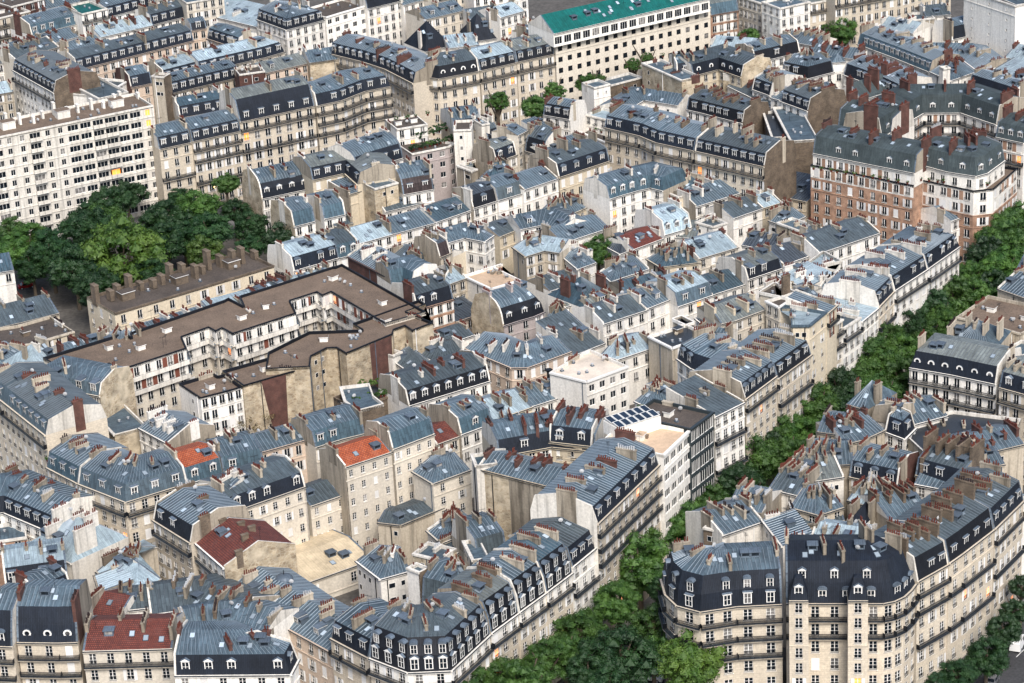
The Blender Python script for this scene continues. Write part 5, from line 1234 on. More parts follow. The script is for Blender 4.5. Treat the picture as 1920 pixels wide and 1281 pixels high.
42.92,372.71 46.04,372.37|23.4|3.4|M|s|base=0 v=7 h=3.6 sm=s rm=s c=0 sk=0 bw=3.2 fh=2.9 hl hr dm=g db=3 str=3|
52.43,371.68 55.65,371.33|23.4|3.4|M|s|base=0 v=7 h=3.6 sm=s rm=s c=0 sk=0 bw=3.2 fh=2.9 hl hr dm=g db=3 str=3|
65.45,382.14 71.63,387.69|20.5|13|M|s|v=6 bal=1,2,4 sm=S rm=d h=4 bw=2.5 c=6 cm=R cl=2.9 ch=1.5|stone house with stacked black balconies just right of the rounded bow corner
71.71,387.50 74.50,390.56 81.43,398.76|20.8|13|M|s|v=6 bal=2,4 sm=S rm=d h=4 bw=2.5 c=6 cm=R cl=3.8 ch=1.6|ornate stone house with arched loggia windows, right side street
81.59,398.94 88.71,409.20|20.8|13|M|s|v=6 bal=1,3 sm=s rm=d h=3.6 bw=2.5 c=6 cm=Rt cl=3.8|stone house with round turret bay at the right edge
"""
for _ln in DATA.strip().splitlines():
    if _ln.strip() and not _ln.startswith('#'): parse(_ln)
STREETS = [
    ('boulevard', [(-78.45, 263.13), (-12.33, 363.27), (8.18, 394.33), (26.11, 435.05), (44.62, 460.79), (60.41, 482.22), (77.8, 504.94), (100.01, 537.93), (189.36, 670.65)], 5, 16),
    ('park_street', [(-127.91, 620.38), (-89.12, 641.21), (-48.53, 652.66), (-28.99, 669.68)], 4, 11),
    ('side_street', [(23.51, 328.67), (65.24, 381.78), (74.61, 391.12), (88.84, 409.78), (149.48, 489.3)], 3, 10),
]
TREES = [
    (11.82, 368.99, 10, 5.13, 'd', 'first boulevard plane tree from the bottom, beside the black mansard corner building', 'plane trees along the boulevard'),
    (-9.99, 371.23, 11, 5.14, 'g', 'second boulevard plane tree from the bottom, beside the black mansard corner building', 'plane trees along the boulevard'),
    (-0.74, 370.64, 12, 4.9, 'g', 'third boulevard plane tree from the bottom, beside the black mansard corner building', 'plane trees along the boulevard'),
    (-6.89, 377.46, 10, 6.16, 'g', 'fourth boulevard plane tree from the bottom, beside the black mansard corner building', 'plane trees along the boulevard'),
    (9.47, 374.06, 11, 4.7, 'd', 'fifth boulevard plane tree from the bottom, beside the black mansard corner building', 'plane trees along the boulevard'),
    (2.72, 377.24, 12, 4.72, 'g', 'sixth boulevard plane tree from the bottom, beside the black mansard corner building', 'plane trees along the boulevard'),
    (20.93, 380.23, 10, 4.05, 'g', 'seventh boulevard plane tree from the bottom, beside the black mansard corner building', 'plane trees along the boulevard'),
    (6.2, 380.92, 11, 4.76, 'g', 'eighth boulevard plane tree from the bottom, beside the black mansard corner building', 'plane trees along the boulevard'),
    (15.49, 378.21, 12, 6.87, 'd', 'ninth boulevard plane tree from the bottom, beside the black mansard corner building', 'plane trees along the boulevard'),
    (9.25, 389.64, 10, 5.58, 'g', 'tenth boulevard plane tree from the bottom, beside the black mansard corner building', 'plane trees along the boulevard'),
    (21.6, 389.33, 11, 4.85, 'g', 'eleventh boulevard plane tree from the bottom, beside the black mansard corner building', 'plane trees along the boulevard'),
    (16.07, 395.66, 12, 5.39, 'g', 'first boulevard plane tree from the bottom, beside the two rows of black roof windows', 'plane trees along the boulevard'),
    (24.9, 403.21, 10, 3.74, 'd', 'second boulevard plane tree from the bottom, beside the two rows of black roof windows', 'plane trees along the boulevard'),
    (20.73, 410.78, 11, 6.57, 'g', 'third boulevard plane tree from the bottom, beside the two rows of black roof windows', 'plane trees along the boulevard'),
    (19.87, 419.3, 12, 5.13, 'g', 'fourth boulevard plane tree from the bottom, beside the two rows of black roof windows', 'plane trees along the boulevard'),
    (30.17, 427.34, 10, 5.48, 'g', 'first boulevard plane tree from the bottom, beside the ornate stone boulevard building', 'plane trees along the boulevard'),
    (33.62, 427.15, 11, 3.91, 'd', 'second boulevard plane tree from the bottom, beside the ornate stone boulevard building', 'plane trees along the boulevard'),
    (28.34, 432.35, 12, 3.68, 'g', 'third boulevard plane tree from the bottom, beside the ornate stone boulevard building', 'plane trees along the boulevard'),
    (35.35, 435.53, 10, 5.04, 'g', 'fourth boulevard plane tree from the bottom, beside the ornate stone boulevard building', 'plane trees along the boulevard'),
    (43.53, 437.05, 11, 3.72, 'g', 'fifth boulevard plane tree from the bottom, beside the ornate stone boulevard building', 'plane trees along the boulevard'),
    (41.31, 439.82, 12, 5.07, 'd', 'sixth boulevard plane tree from the bottom, beside the ornate stone boulevard building', 'plane trees along the boulevard'),
    (38.72, 450.05, 10, 4.29, 'g', 'first boulevard plane tree from the bottom, beside the glass and white office blocks', 'plane trees along the boulevard'),
    (46.63, 451.76, 11, 6.29, 'g', 'second boulevard plane tree from the bottom, beside the glass and white office blocks', 'plane trees along the boulevard'),
    (52.26, 451.37, 12, 4.97, 'g', 'third boulevard plane tree from the bottom, beside the glass and white office blocks', 'plane trees along the boulevard'),
    (50.96, 458.15, 10, 5.03, 'd', 'fourth boulevard plane tree from the bottom, beside the glass and white office blocks', 'plane trees along the boulevard'),
    (50.77, 460.96, 11, 5.73, 'g', 'fifth boulevard plane tree from the bottom, beside the glass and white office blocks', 'plane trees along the boulevard'),
    (56.34, 459.37, 12, 5.04, 'g', 'sixth boulevard plane tree from the bottom, beside the glass and white office blocks', 'plane trees along the boulevard'),
    (56.06, 469.97, 10, 6.17, 'g', 'first boulevard plane tree from the bottom, beside the stone house with arched dormers', 'plane trees along the boulevard'),
    (66.77, 474.15, 11, 5.19, 'd', 'second boulevard plane tree from the bottom, beside the stone house with arched dormers', 'plane trees along the boulevard'),
    (60.32, 474.06, 12, 5.87, 'g', 'third boulevard plane tree from the bottom, beside the stone house with arched dormers', 'plane trees along the boulevard'),
    (69.38, 477.33, 10, 5.57, 'g', 'fourth boulevard plane tree from the bottom, beside the stone house with arched dormers', 'plane trees along the boulevard'),
    (74.2, 477.12, 11, 5.92, 'g', 'fifth boulevard plane tree from the bottom, beside the stone house with arched dormers', 'plane trees along the boulevard'),
    (65.95, 479.91, 12, 6.28, 'd', 'first boulevard plane tree from the bottom, beside the tall narrow tower house', 'plane trees along the boulevard'),
    (73.04, 487.53, 10, 5.32, 'g', 'second boulevard plane tree from the bottom, beside the tall narrow tower house', 'plane trees along the boulevard'),
    (79.77, 488.47, 11, 5.33, 'g', 'third boulevard plane tree from the bottom, beside the tall narrow tower house', 'plane trees along the boulevard'),
    (75.05, 493.71, 12, 7.16, 'g', 'fourth boulevard plane tree from the bottom, beside the tall narrow tower house', 'plane trees along the boulevard'),
    (81.66, 500.29, 10, 5.08, 'd', 'fifth boulevard plane tree from the bottom, beside the tall narrow tower house', 'plane trees along the boulevard'),
    (83.16, 499.18, 11, 5.8, 'g', 'sixth boulevard plane tree from the bottom, beside the tall narrow tower house', 'plane trees along the boulevard'),
    (79.05, 501.68, 12, 5.81, 'g', 'seventh boulevard plane tree from the bottom, beside the tall narrow tower house', 'plane trees along the boulevard'),
    (89.62, 510.8, 10, 5.18, 'g', 'first boulevard plane tree from the bottom, beside the white shuttered boulevard houses', 'plane trees along the boulevard'),
    (84.89, 513.51, 11, 5.94, 'd', 'second boulevard plane tree from the bottom, beside the white shuttered boulevard houses', 'plane trees along the boulevard'),
    (92.83, 513.01, 12, 4.46, 'g', 'third boulevard plane tree from the bottom, beside the white shuttered boulevard houses', 'plane trees along the boulevard'),
    (88.51, 521.46, 10, 5.27, 'g', 'fourth boulevard plane tree from the bottom, beside the white shuttered boulevard houses', 'plane trees along the boulevard'),
    (95.46, 518.08, 11, 4.87, 'g', 'fifth boulevard plane tree from the bottom, beside the white shuttered boulevard houses', 'plane trees along the boulevard'),
    (91.02, 519.3, 12, 6.0, 'd', 'sixth boulevard plane tree from the bottom, beside the white shuttered boulevard houses', 'plane trees along the boulevard'),
    (106.11, 528.3, 10, 4.21, 'g', 'seventh boulevard plane tree from the bottom, beside the white shuttered boulevard houses', 'plane trees along the boulevard'),
    (101.91, 527.98, 11, 4.96, 'g', 'eighth boulevard plane tree from the bottom, beside the white shuttered boulevard houses', 'plane trees along the boulevard'),
    (97.15, 527.74, 12, 5.71, 'g', 'ninth boulevard plane tree from the bottom, beside the white shuttered boulevard houses', 'plane trees along the boulevard'),
    (107.58, 536.02, 10, 4.65, 'd', 'first boulevard plane tree from the bottom, beside the brick corner block', 'plane trees along the boulevard'),
    (103.92, 538.87, 11, 5.44, 'g', 'second boulevard plane tree from the bottom, beside the brick corner block', 'plane trees along the boulevard'),
    (111.05, 541.86, 12, 6.25, 'g', 'third boulevard plane tree from the bottom, beside the brick corner block', 'plane trees along the boulevard'),
    (116.19, 546.24, 10, 5.13, 'g', 'fourth boulevard plane tree from the bottom, beside the brick corner block', 'plane trees along the boulevard'),
    (109.27, 551.37, 11, 5.55, 'd', 'fifth boulevard plane tree from the bottom, beside the brick corner block', 'plane trees along the boulevard'),
    (116.31, 556.28, 12, 7.2, 'g', 'sixth boulevard plane tree from the bottom, beside the brick corner block', 'plane trees along the boulevard'),
    (114.09, 563.61, 10, 5.66, 'g', 'seventh boulevard plane tree from the bottom, beside the brick corner block', 'plane trees along the boulevard'),
    (119.84, 570.75, 11, 6.55, 'g', 'eighth boulevard plane tree from the bottom, beside the brick corner block', 'plane trees along the boulevard'),
    (26.54, 375.26, 11, 7.32, 'y', 'bright green plane tree in front of the rounded corner building', 'plane trees along the boulevard'),
    (66.9, 368.45, 8, 3.4, 'd', 'first shaded side street tree from the bottom, lower right', 'trees in the side street'),
    (71.18, 372.83, 8, 4.05, 'd', 'second shaded side street tree from the bottom, lower right', 'trees in the side street'),
    (76.56, 377.91, 8, 4.09, 'd', 'third shaded side street tree from the bottom, lower right', 'trees in the side street'),
    (80.92, 386.51, 8, 3.54, 'd', 'fourth shaded side street tree from the bottom, lower right', 'trees in the side street'),
    (84.42, 392.68, 8, 3.17, 'd', 'fifth shaded side street tree from the bottom, lower right', 'trees in the side street'),
    (87.03, 401.08, 8, 2.79, 'd', 'sixth shaded side street tree from the bottom, lower right', 'trees in the side street'),
    (-119.8, 584.69, 11, 6.43, 'g', 'mid green park tree, first from the left near the left edge', 'park trees'),
    (-122.6, 604.95, 9, 5.13, 'g', 'mid green park tree, second from the left near the left edge', 'park trees'),
    (-116.61, 593.23, 11, 6.51, 'g', 'mid green park tree, third from the left near the left edge', 'park trees'),
    (-113.85, 581.9, 9, 5.24, 'd', 'dark green park tree, fourth from the left near the left edge', 'park trees'),
    (-109.84, 586.81, 11, 7.02, 'd', 'dark green park tree, fifth from the left near the left edge', 'park trees'),
    (-102.48, 575.15, 11, 7.46, 'd', 'dark green park tree, first from the left behind the yellow stone building', 'park trees'),
    (-103.27, 600.49, 11, 8.04, 'd', 'dark green park tree, second from the left behind the yellow stone building', 'park trees'),
    (-95.57, 560.57, 11, 6.45, 'd', 'dark green park tree, third from the left behind the yellow stone building', 'park trees'),
    (-100.46, 613.04, 9, 6.07, 'g', 'mid green park tree, first from the left along the white slab block', 'park trees'),
    (-99.65, 619.16, 11, 6.42, 'd', 'dark green park tree, second from the left along the white slab block', 'park trees'),
    (-92.09, 581.36, 11, 13.29, 'y', 'biggest round tree of the park, bright green', 'park trees'),
    (-96.7, 630.24, 9, 5.28, 'd', 'dark green park tree, third from the left along the white slab block', 'park trees'),
    (-83.6, 574.08, 9, 5.43, 'd', 'dark green park tree, fifth from the left behind the yellow stone building', 'park trees'),
    (-83.63, 588.37, 11, 6.7, 'd', 'dark green park tree, sixth from the left behind the yellow stone building', 'park trees'),
    (-84.06, 605.16, 11, 6.57, 'd', 'dark green park tree, first from the left before the stone house with the orange ledge', 'park trees'),
    (-82.23, 625.19, 9, 3.69, 'd', 'dark green park tree, second from the left before the stone house with the orange ledge', 'park trees'),
    (-78.63, 594.73, 9, 5.88, 'd', 'dark green park tree, seventh from the left behind the yellow stone building', 'park trees'),
    (-76.28, 609.73, 11, 6.9, 'g', 'mid green park tree, third from the left before the stone house with the orange ledge', 'park trees'),
    (-72.44, 583.69, 9, 5.2, 'y', 'light green round treetop just behind the tall brown stacks', 'park trees'),
    (-72.02, 595.83, 11, 6.46, 'd', 'dark green park tree, ninth from the left behind the yellow stone building', 'park trees'),
    (-71.56, 634.49, 9, 4.04, 'g', 'single tree in front of the orange ledged stone house by the park', 'park trees'),
    (-67.74, 613.89, 9, 4.53, 'd', 'dark green park tree, fifth from the left before the stone house with the orange ledge', 'park trees'),
    (-61.77, 586.79, 9, 4.35, 'd', 'dark green park tree, tenth from the left behind the yellow stone building', 'park trees'),
    (-62.58, 601.63, 9, 5.04, 'd', 'dark green park tree, sixth from the left before the stone house with the orange ledge', 'park trees'),
    (-54.52, 590.44, 9, 5.53, 'd', 'dark round tree beside the white gabled house at the park edge', 'park trees'),
    (-0.63, 673.48, 15, 3.58, 'g', 'small street tree left of the pair at the junction, upper centre', 'street trees in the upper blocks'),
    (9.74, 667.0, 15, 4.51, 'g', 'larger street tree at the junction, upper centre', 'street trees in the upper blocks'),
    (15.21, 679.36, 15, 3.28, 'g', 'street tree behind the larger one at the junction, upper centre', 'street trees in the upper blocks'),
    (24.27, 686.07, 15, 3.64, 'g', "street tree before the office block's left end", 'street trees in the upper blocks'),
    (27.02, 688.05, 15, 2.65, 'g', 'small street tree touching another before the office block', 'street trees in the upper blocks'),
    (37.82, 700.23, 15, 2.53, 'g', 'slim tree before the office flags', 'street trees in the upper blocks'),
    (42.31, 706.66, 15, 2.04, 'g', 'small treetop behind the zinc roof before the office', 'street trees in the upper blocks'),
    (95.86, 729.11, 15, 3.88, 'g', 'left street tree of the top right group', 'street trees in the upper blocks'),
    (99.96, 722.81, 15, 4.9, 'g', 'largest street tree of the top right group', 'street trees in the upper blocks'),
    (104.8, 733.03, 15, 3.55, 'g', 'street tree behind the largest of the top right group', 'street trees in the upper blocks'),
    (72.73, 720.23, 15, 4.17, 'g', 'street tree before the bright white corner block, top right', 'street trees in the upper blocks'),
    (69.28, 716.55, 15, 2.76, 'g', 'small tree at the foot of the pink brick house, top right', 'street trees in the upper blocks'),
    (115.29, 742.45, 15, 4.31, 'g', 'left tree of the pair at the top edge, right', 'street trees in the upper blocks'),
    (121.96, 744.64, 15, 3.97, 'g', 'right tree of the pair at the top edge, right', 'street trees in the upper blocks'),
    (21.57, 574.71, 8, 4.82, 'g', 'loose olive green tree in the central courtyard', 'courtyard trees'),
    (-54.61, 484.67, 9, 5.17, 'b', 'thin brownish tree before the rubble walled annexe', 'courtyard trees'),
    (-97.65, 439.34, 4, 3.01, 'g', 'garden bush mass at the left edge, lower left', 'courtyard trees'),
    (-94.31, 440.7, 4, 2.32, 'y', 'yellow green bush in the lower left garden', 'courtyard trees'),
]
PLANTS = [
    (-23.54, 636.15, 14.5, 1.1, 'd', 'green shrub along the roof edge of the grey pink concrete house', 12, 0.98, 0.62),
    (-21.12, 644.19, 15, 1.6, 'd', 'dense shrub on the terrace of the grey pink concrete house', 5, 1.63, 1.6),
    (-26.98, 649.32, 18.6, 0.7, 'g', 'shrub on the potted roof terrace, upper centre', 4, 2.55, 1.22),
    (20.74, 662.68, 11, 0.7, 'g', 'shrub on the ledge of the white terraced house, upper centre', 7, 0.97, -1.51),
    (-31.9, 482.6, 13.2, 0.9, 'g', 'flowering shrub in the long bed of the dark terrace house', 9, 0.91, 0.51),
    (-31.25, 489.81, 13.4, 1.1, 'y', 'tall shrub at the back of the dark terrace house', 4, 1.53, 0.34),
    (74.77, 591.52, 19.8, 0.6, 'y', 'planter shrub along the terrace of the brick apartment block', 12, 1.85, -1.23),
    (98.52, 579.3, 19.8, 0.6, 'g', 'planter shrub along the terrace of the brick corner block', 9, 1.85, -0.67),
    (111.16, 579.21, 19.8, 0.8, 'p', 'dark plum coloured shrub on the brick corner block terrace', 1, 0.12, -0.02),
    (46.03, 690.04, 19.8, 0.6, 'g', 'planter shrub along the office block terrace', 1, 0.14, -0.03),
    (19.67, 713.67, 19.8, 0.55, 'g', "green planter on the office block's long terrace", 10, 2.44, 1.18),
    (54.4, 615.01, 17.4, 0.6, 'g', 'plant on the balcony of the stone front above the centre right', 8, 1.29, -2.11),
    (24.03, 456.79, 20.2, 0.8, 'g', 'terrace shrub on the garden roof of the dark glass block', 6, 2.63, -0.58),
    (32.76, 449.9, 20.6, 0.8, 'd', 'clipped shrub along the roof rail of the dark glass block', 7, 0.77, 0.93),
    (-90.94, 456.79, 16, 0.6, 'g', 'balcony plant on the left street house', 5, 1.12, -1.9),
    (76.82, 405.29, 18.0, 0.6, 'g', 'round clipped shrub on the loggia terrace, right side street', 4, 1.85, 1.51),
    (-12.85, 380.4, 15, 0.6, 'g', 'small plant on the balcony near the cut corner building', 3, 0.67, 1.29),
]
CARS = [
    (85.2, 394.06, 1.16, 'van', 'w', 'white van parked in the side street at the right edge'),
    (78.5, 382.38, 1.16, 'car', 's', 'silver car in the side street at the bottom right'),
    (17.33, 392.09, 1.16, 'car', 's', 'silver car seen under the boulevard trees at the bottom'),
    (20.82, 395.77, 1.16, 'car', 'k', 'black car seen under the boulevard trees at the bottom'),
    (21.03, 389.35, 2.73, 'car', 'w', 'white car turning at the bottom edge by the trees'),
    (76.42, 511.67, 1.16, 'van', 'w', 'white van parked between boulevard trees, right of centre'),
    (-117.63, 591.16, 0.35, 'car', 'r', 'red car on the park street, left'),
    (-70.63, 443.46, 0.7, 'car', 'r', 'red car in the left street by the stone house'),
]
LAMPS = [
    (-68.9, 638.67, 8, 'lit orange street lamp at the right end of the park street'),
    (-74.65, 634.61, 8, 'lit street lamp behind the single park street tree'),
    (107.66, 741.87, 8, 'lit street lamp beside the top right street trees'),
    (122.8, 582.06, 8, 'lit street lamp at the foot of the brick corner block'),
]
ROOFTOP = [
    ('panels', 19.01, 430.88, 26.92, 435.79),
    ('dome', -42.12, 404.1, 15.2, 0),
    ('flues', 7.26, 489.23, 9.76, 485.26),
]

# ---------------------------------------------------------------- streets
def sheet(name, pts, z, mat, kind="structure"):
    m = MB(); m.face([(x, y, z) for x, y in pts], mat, [(x, y) for x, y in pts]); o = put(name, m.mesh(name)); o["kind"] = kind; return o
sheet("ground", [(-1500, -300), (1500, -300), (1500, 3500), (-1500, 3500)], 0, M_DIRT)
def band(name, chain, a, b, z0, z1, mat):
    """raised strip between offsets a and b to the right of the chain"""
    P = offset(chain, -a); Q = offset(chain, -b); m = MB()
    for i in range(len(P) - 1):
        m.face([(*Q[i], z1), (*Q[i + 1], z1), (*P[i + 1], z1), (*P[i], z1)], mat, [Q[i], Q[i + 1], P[i + 1], P[i]])
        if z1 - z0 > .05:
            m.face([(*Q[i], z0), (*Q[i + 1], z0), (*Q[i + 1], z1), (*Q[i], z1)], mat); m.face([(*P[i + 1], z0), (*P[i], z0), (*P[i], z1), (*P[i + 1], z1)], mat)
    o = put(name, m.mesh(name)); o["kind"] = "structure"; return o
for nm, ch, wp, wr in STREETS:
    band(nm, ch, wp, wp + wr, 0, .008, M_ASPH)
    band("pavement", ch, .05, wp, 0, .13, M_PAVE)
    band("pavement", ch, wp + wr, wp + wr + wp, 0, .13, M_PAVE)
    c0 = offset(ch, -(wp + wr / 2)); m = MB()
    for i in range(len(c0) - 1):
        L = hypot(c0[i + 1][0] - c0[i][0], c0[i + 1][1] - c0[i][1]); n = int(L / 6)
        for j in range(n):
            p, q = lerp(c0[i], c0[i + 1], j / n), lerp(c0[i], c0[i + 1], (j + .5) / n); dx, dy = (q[0] - p[0]), (q[1] - p[1]); D = hypot(dx, dy); nx, ny = -dy / D * .07, dx / D * .07
            m.face([(p[0] - nx, p[1] - ny, .014), (q[0] - nx, q[1] - ny, .014), (q[0] + nx, q[1] + ny, .014), (p[0] + nx, p[1] + ny, .014)], M_LINE)
    o = put("road_marking", m.mesh("road_marking")); o["kind"] = "structure"

# ---------------------------------------------------------------- trees
def leaf_mat(name, c1, c2):
    m, t, n, l, b = new_mat(name)
    g = n.new("ShaderNodeTexCoord"); n1 = N(n, "ShaderNodeTexNoise", Scale=2.6, Detail=3.0); l.new(g.outputs["Object"], n1.inputs[0])
    c = mixc(n, l, ramp(n, l, n1.outputs[0], ((.35, 0.0), (.65, 1.0))), c1, c2)
    c = rand_tint(n, l, c, .3)
    l.new(c, b.inputs["Base Color"]); b.inputs["Roughness"].default_value = .6
    tr = n.new("ShaderNodeBsdfTranslucent"); l.new(c, tr.inputs[0]); mx = n.new("ShaderNodeMixShader"); mx.inputs[0].default_value = .25
    l.new(b.outputs[0], mx.inputs[1]); l.new(tr.outputs[0], mx.inputs[2]); l.new(mx.outputs[0], n["Material Output"].inputs[0]); return m
LEAF = {'g': leaf_mat("plane tree leaves", (.026, .08, .013), (.075, .16, .025)), 'd': leaf_mat("dark leaves", (.010, .042, .012), (.026, .075, .017)),
        'y': leaf_mat("olive leaves", (.045, .11, .014), (.11, .19, .028)), 'b': leaf_mat("brown olive leaves", (.10, .085, .035), (.18, .14, .06)),
        'p': leaf_mat("plum leaves", (.06, .012, .02), (.10, .02, .03))}
BARK = plaster("bark", (.09, .07, .05), stain=.5)
def crown_mesh(key, mat, n_cl, n_lf, size, sparse=False):
    def f():
        r = random.Random(hash(key) if isinstance(key, int) else key); V = []; Fc = []
        cl = []
        while len(cl) < n_cl:
            x, y, z = r.uniform(-1, 1), r.uniform(-1, 1), r.uniform(-.8, 1); q = math.sqrt(x * x + y * y + z * z)
            if q > 1 or (q < .55 and not sparse) : continue
            lump = .82 + .18 * sin(3.1 * x + key) * cos(2.7 * y - key) + .1 * sin(5 * z + key)
            cl.append((x * lump, y * lump, z * .78 * lump, r.uniform(.15, .27) * (.8 if sparse else 1)))
        for (cx, cy, cz, rr) in cl:
            for k in range(n_lf):
                a, b = r.uniform(0, 2 * pi), math.acos(r.uniform(-.6, 1)); q = rr * r.uniform(.7, 1.05)
                px, py, pz = cx + q * sin(b) * cos(a), cy + q * sin(b) * sin(a), cz + q * cos(b) * .8
                nx, ny, nz = sin(b) * cos(a) + r.uniform(-.5, .5), sin(b) * sin(a) + r.uniform(-.5, .5), cos(b) + r.uniform(-.4, .5)
                nv = mathutils.Vector((nx, ny, nz)).normalized(); u = nv.orthogonal().normalized(); u.rotate(mathutils.Quaternion(nv, r.uniform(0, 6.3))); w = nv.cross(u); s = size * r.uniform(.6, 1.3)
                i = len(V); c = mathutils.Vector((px, py, pz))
                V += [c - u * s, c + w * s * .55, c + u * s, c - w * s * .55]; Fc.append((i, i + 1, i + 2, i + 3))
        if not sparse:
            for (cx, cy, cz, rr) in cl:           # the dense inside of each leaf clump
                i = len(V); q = rr * .72
                V += [mathutils.Vector((cx + a * q, cy + b * q, cz + c * q * .8)) for a, b, c in ((1, 0, 0), (0, 1, 0), (-1, 0, 0), (0, -1, 0), (0, 0, 1), (0, 0, -1))]
                Fc += [(i + a, i + b, i + c) for a, b, c in ((0, 1, 4), (1, 2, 4), (2, 3, 4), (3, 0, 4), (1, 0, 5), (2, 1, 5), (3, 2, 5), (0, 3, 5))]
        me = bpy.data.meshes.new("crown"); me.from_pydata([tuple(v) for v in V], [], Fc); me.materials.append(mat); me.update(); return me
    return cached(('crown', key, mat, n_cl, n_lf, size, sparse), f)
def trunk_mesh(v):
    def f():
        m = MB(); r = random.Random(v); m.cyl(0, 0, 0, 1.0, .045, .03, BARK, 8, False)
        for k in range(6):
            a = k * 1.05 + r.uniform(-.3, .3); l = r.uniform(.12, .26); b = mathutils.Vector((0, 0, .62 + .06 * (k % 3))); e = b + mathutils.Vector((cos(a) * l, sin(a) * l, r.uniform(.25, .45)))
            ax = (e - b).normalized(); u = ax.orthogonal().normalized(); w = ax.cross(u)
            P = [b + (u * cos(t) + w * sin(t)) * .022 for t in (0, 1.57, 3.14, 4.71)]; Q = [e + (u * cos(t) + w * sin(t)) * .008 for t in (0, 1.57, 3.14, 4.71)]
            for i in range(4): j = (i + 1) % 4; m.face([tuple(P[i]), tuple(P[j]), tuple(Q[j]), tuple(Q[i])], BARK)
        return m.mesh("trunk")
    return cached(('trunk', v), f)
def tree(x, y, z, r, mk, label, group, name="street_tree", cat="tree"):
    """z = height of the crown's centre"""
    RNG_ = random.Random(int(x * 13 + y * 7)); v = RNG_.randint(0, 3)
    rt = root(name, (x, y, 0), label, cat, group)
    sp = mk == 'b'
    o = put("crown", crown_mesh(v + 1, LEAF[mk], 40 if sp else 130, 30 if sp else 85, .034, sp), rt, (0, 0, z), RNG_.uniform(0, 6.28), (r, r * RNG_.uniform(.85, 1.1), r * RNG_.uniform(.85, 1.05)))
    put("trunk", trunk_mesh(v % 2), rt, (0, 0, 0), RNG_.uniform(0, 6), (z * 1.05,) * 3)
for t in TREES: tree(*t)
# ---------------------------------------------------------------- terrace planting
for i, (x, y, z, r, mk, lab, n, dx, dy) in enumerate(PLANTS):
    for k in range(n):
        q = random.Random(i * 50 + k); px, py = x + dx * k + q.uniform(-.3, .3), y + dy * k + q.uniform(-.3, .3); s = r * q.uniform(.7, 1.3)
        rt = root("potted_shrub", (px, py, z), lab, "plant", "shrubs: " + lab)
        put("foliage", crown_mesh(k % 3 + 7, LEAF[mk if q.random() < .8 else 'g'], 16, 40, .1), rt, (0, 0, .35 + s * .7), q.uniform(0, 6), (s, s, s))
        m = cached('pot', lambda: (lambda mb: (mb.cyl(0, 0, 0, .5, .25, .33, M_POT, 8), mb.mesh("pot"))[1])(MB())); put("pot", m, rt)
# ---------------------------------------------------------------- vehicles
def car_mesh(kind, mat):
    def f():
        m = MB(); body = []
        prof = [(-2.1, .35), (-2.1, .85), (-1.9, .95), (-1.45, 1.0), (-.95, 1.42), (.75, 1.45), (1.35, 1.0), (2.0, .88), (2.12, .6), (2.12, .35)] if kind == 'car' else \
               [(-2.4, .4), (-2.4, 1.9), (-2.2, 2.05), (1.1, 2.05), (1.75, 1.25), (2.4, 1.05), (2.45, .7), (2.45, .4)]
        w = .86 if kind == 'car' else .98
        for s in (-1, 1):
            P = [(x, s * (w - (.16 if z > 1.1 else 0)), z) for x, z in prof]; m.face(P if s < 0 else P[::-1], mat)
        for i in range(len(prof) - 1):
            (x0, z0), (x1, z1) = prof[i], prof[i + 1]; a, b = w - (.16 if z0 > 1.1 else 0), w - (.16 if z1 > 1.1 else 0)
            m.face([(x0, -a, z0), (x0, a, z0), (x1, b, z1), (x1, -b, z1)], mat)
        return m.mesh("body")
    return cached(('car', kind, mat), f)
def carglass_mesh(kind):
    def f():
        m = MB()
        if kind == 'car':
            m.face([(-1.42, -.7, 1.03), (-1.42, .7, 1.03), (-1.0, .62, 1.40), (-1.0, -.62, 1.40)][::-1], M_GLASS); m.face([(.8, -.62, 1.43), (.8, .62, 1.43), (1.33, .72, 1.04), (1.33, -.72, 1.04)], M_GLASS)
            for s in (-1, 1): m.face([(-1.2, s * .87, 1.02), (1.1, s * .87, 1.02), (.7, s * .72, 1.38), (-.9, s * .72, 1.38)][::s], M_GLASS)
        else:
            m.face([(1.16, -.78, 2.0), (1.16, .78, 2.0), (1.72, .84, 1.32), (1.72, -.84, 1.32)], M_GLASS)
            for s in (-1, 1): m.face([(.2, s * .99, 1.25), (1.5, s * .99, 1.25), (1.05, s * .84, 1.85), (.2, s * .84, 1.85)][::s], M_GLASS)
        return m.mesh("car_window")
    return cached(('cg', kind), f)
def wheel_mesh():
    def f():
        m = MB(); k = 12
        for s in (-1, 1):
            m.face([(.33 * cos(2 * pi * i / k), s * .11, .33 * sin(2 * pi * i / k)) for i in range(k)][::s], M_RAIL)
            m.face([(.19 * cos(2 * pi * i / k), s * .115, .19 * sin(2 * pi * i / k)) for i in range(k)][::s], M_POTG)
        for i in range(k):
            a, b = 2 * pi * i / k, 2 * pi * (i + 1) / k; m.face([(.33 * cos(a), -.11, .33 * sin(a)), (.33 * cos(b), -.11, .33 * sin(b)), (.33 * cos(b), .11, .33 * sin(b)), (.33 * cos(a), .11, .33 * sin(a))], M_RAIL)
        return m.mesh("wheel")
    return cached('wheel', f)
PAINT = {'w': simple("white car paint", (.75, .75, .74), .25), 's': simple("silver car paint", (.35, .36, .38), .25, .6), 'k': simple("black car paint", (.02, .02, .025), .2), 'r': simple("red car paint", (.30, .02, .02), .25), 'b': simple("blue car paint", (.03, .06, .16), .25)}
M_HEAD = simple("headlight", (.9, .85, .7), .3)
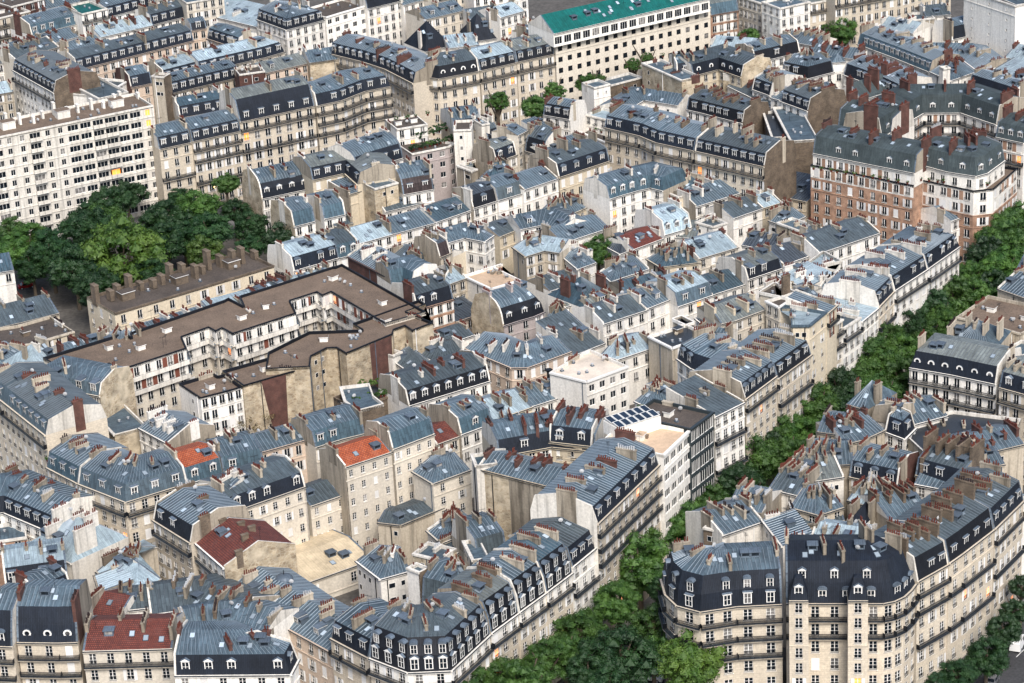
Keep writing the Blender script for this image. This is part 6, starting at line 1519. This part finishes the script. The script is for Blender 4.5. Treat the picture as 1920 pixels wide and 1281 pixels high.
for (x, y, a, kind, c, lab) in CARS:
    rt = root("parked_van" if kind == 'van' else "parked_car", (x, y, .01), lab, "van" if kind == 'van' else "car", "vehicles in the streets", a)
    put("body", car_mesh(kind, PAINT[c]), rt); put("car_window", carglass_mesh(kind), rt)
    wx = 1.3 if kind == 'car' else 1.55; wy = .8 if kind == 'car' else .9
    for sx in (-1, 1):
        for sy in (-1, 1): put("wheel", wheel_mesh(), rt, (sx * wx, sy * wy, .33))
    hm = cached('hl', lambda: (lambda mb: (mb.box(-.03, .03, -.14, .14, -.07, .07, M_HEAD), mb.mesh("headlight"))[1])(MB()))
    for sy in (-1, 1): put("headlight", hm, rt, ((2.12 if kind == 'car' else 2.44), sy * .62, .72))
# ---------------------------------------------------------------- lit street lamps
M_LAMP = simple("lit lamp", (1.0, .62, .25), .4, emit=14)
for (x, y, h, lab) in LAMPS:
    rt = root("street_lamp", (x, y, 0), lab, "street lamp", "street lamps")
    m = MB(); m.cyl(0, 0, 0, .8, .12, .09, M_RAIL, 8); m.cyl(0, 0, .8, h, .06, .045, M_RAIL, 8); put("post", cached(('lp', h), lambda: m.mesh("post")), rt)
    m = MB(); m.cyl(0, 0, 0, .45, .16, .26, M_LAMP, 8); m.cyl(0, 0, .45, .62, .3, .05, M_RAIL, 8); put("lamp_head", cached('lh', lambda: m.mesh("lamp_head")), rt, (0, 0, h))
# ---------------------------------------------------------------- single rooftop pieces
for it in ROOFTOP:
    if it[0] == 'panels':
        _, ax, ay, bx, by = it; ang = atan2(by - ay, bx - ax); L = hypot(bx - ax, by - ay)
        rt = root("solar_panel_rack", (ax, ay, 26.0), "blue and white solar panel rack on a white plinth, on the white panelled office block", "solar panels", None, ang)
        m = MB(); m.box(0, L, .3, 5.6, -.2, 2.3, W['w']); put("plinth", m.mesh("plinth"), rt)
        me = None
        for i in range(6):
            for j in range(2):
                if me is None:
                    m = MB(); w = L / 6; m.box(.08, w - .08, .08, 2.4, 0, .08, M_FRAME, skip="u"); m.face([(.2, .2, .085), (w - .2, .2, .085), (w - .2, 2.28, .085), (.2, 2.28, .085)], M_BLUE); me = m.mesh("solar_panel")
                o = put("solar_panel", me, rt, (i * L / 6, .4 + j * 2.6, 2.55)); o.rotation_euler = (.14, 0, 0)
    elif it[0] == 'dome':
        rt = root("lead_dome", (it[1], it[2], it[3]), "small grey lead dome on the roof of the long beige street house", "dome")
        m = MB(); m.cyl(0, 0, -2.0, .3, 1.5, 1.5, M_LEAD, 16); put("drum", m.mesh("drum"), rt)
        m = MB()
        for k in range(4):
            a, b = k * pi / 8, (k + 1) * pi / 8; m.cyl(0, 0, .3 + 1.0 * sin(a), .3 + 1.0 * sin(b), 1.65 * cos(a), max(.02, 1.65 * cos(b)), M_LEAD, 16, False)
        put("cap", m.mesh("cap", True), rt); m = MB(); m.cyl(0, 0, 1.2, 2.2, .1, .05, M_RAIL, 6); put("finial", m.mesh("finial"), rt)
    else:
        for k, (x, y) in enumerate((it[1:3], it[3:5])):
            rt = root("flue_pipe", (x, y, 6), ("black ribbed flue pipe at the left" if k == 0 else "black ribbed flue pipe at the right") + " of the pair beside the cream modern block", "flue", "flue pipes")
            m = MB(); m.cyl(0, 0, 0, 9, .45, .45, M_RAIL, 10); put("pipe", m.mesh("pipe"), rt)
            for q in range(4): m = MB(); m.cyl(0, 0, 1 + q * 2.2, 1.25 + q * 2.2, .55, .55, M_RAIL, 10); put("collar", m.mesh("collar"), rt)
            m = MB(); m.cyl(0, 0, 9, 9.7, .45, .75, M_RAIL, 10); put("cowl", m.mesh("cowl"), rt)
print("windows", WINS[0], "objects", len(bpy.data.objects))
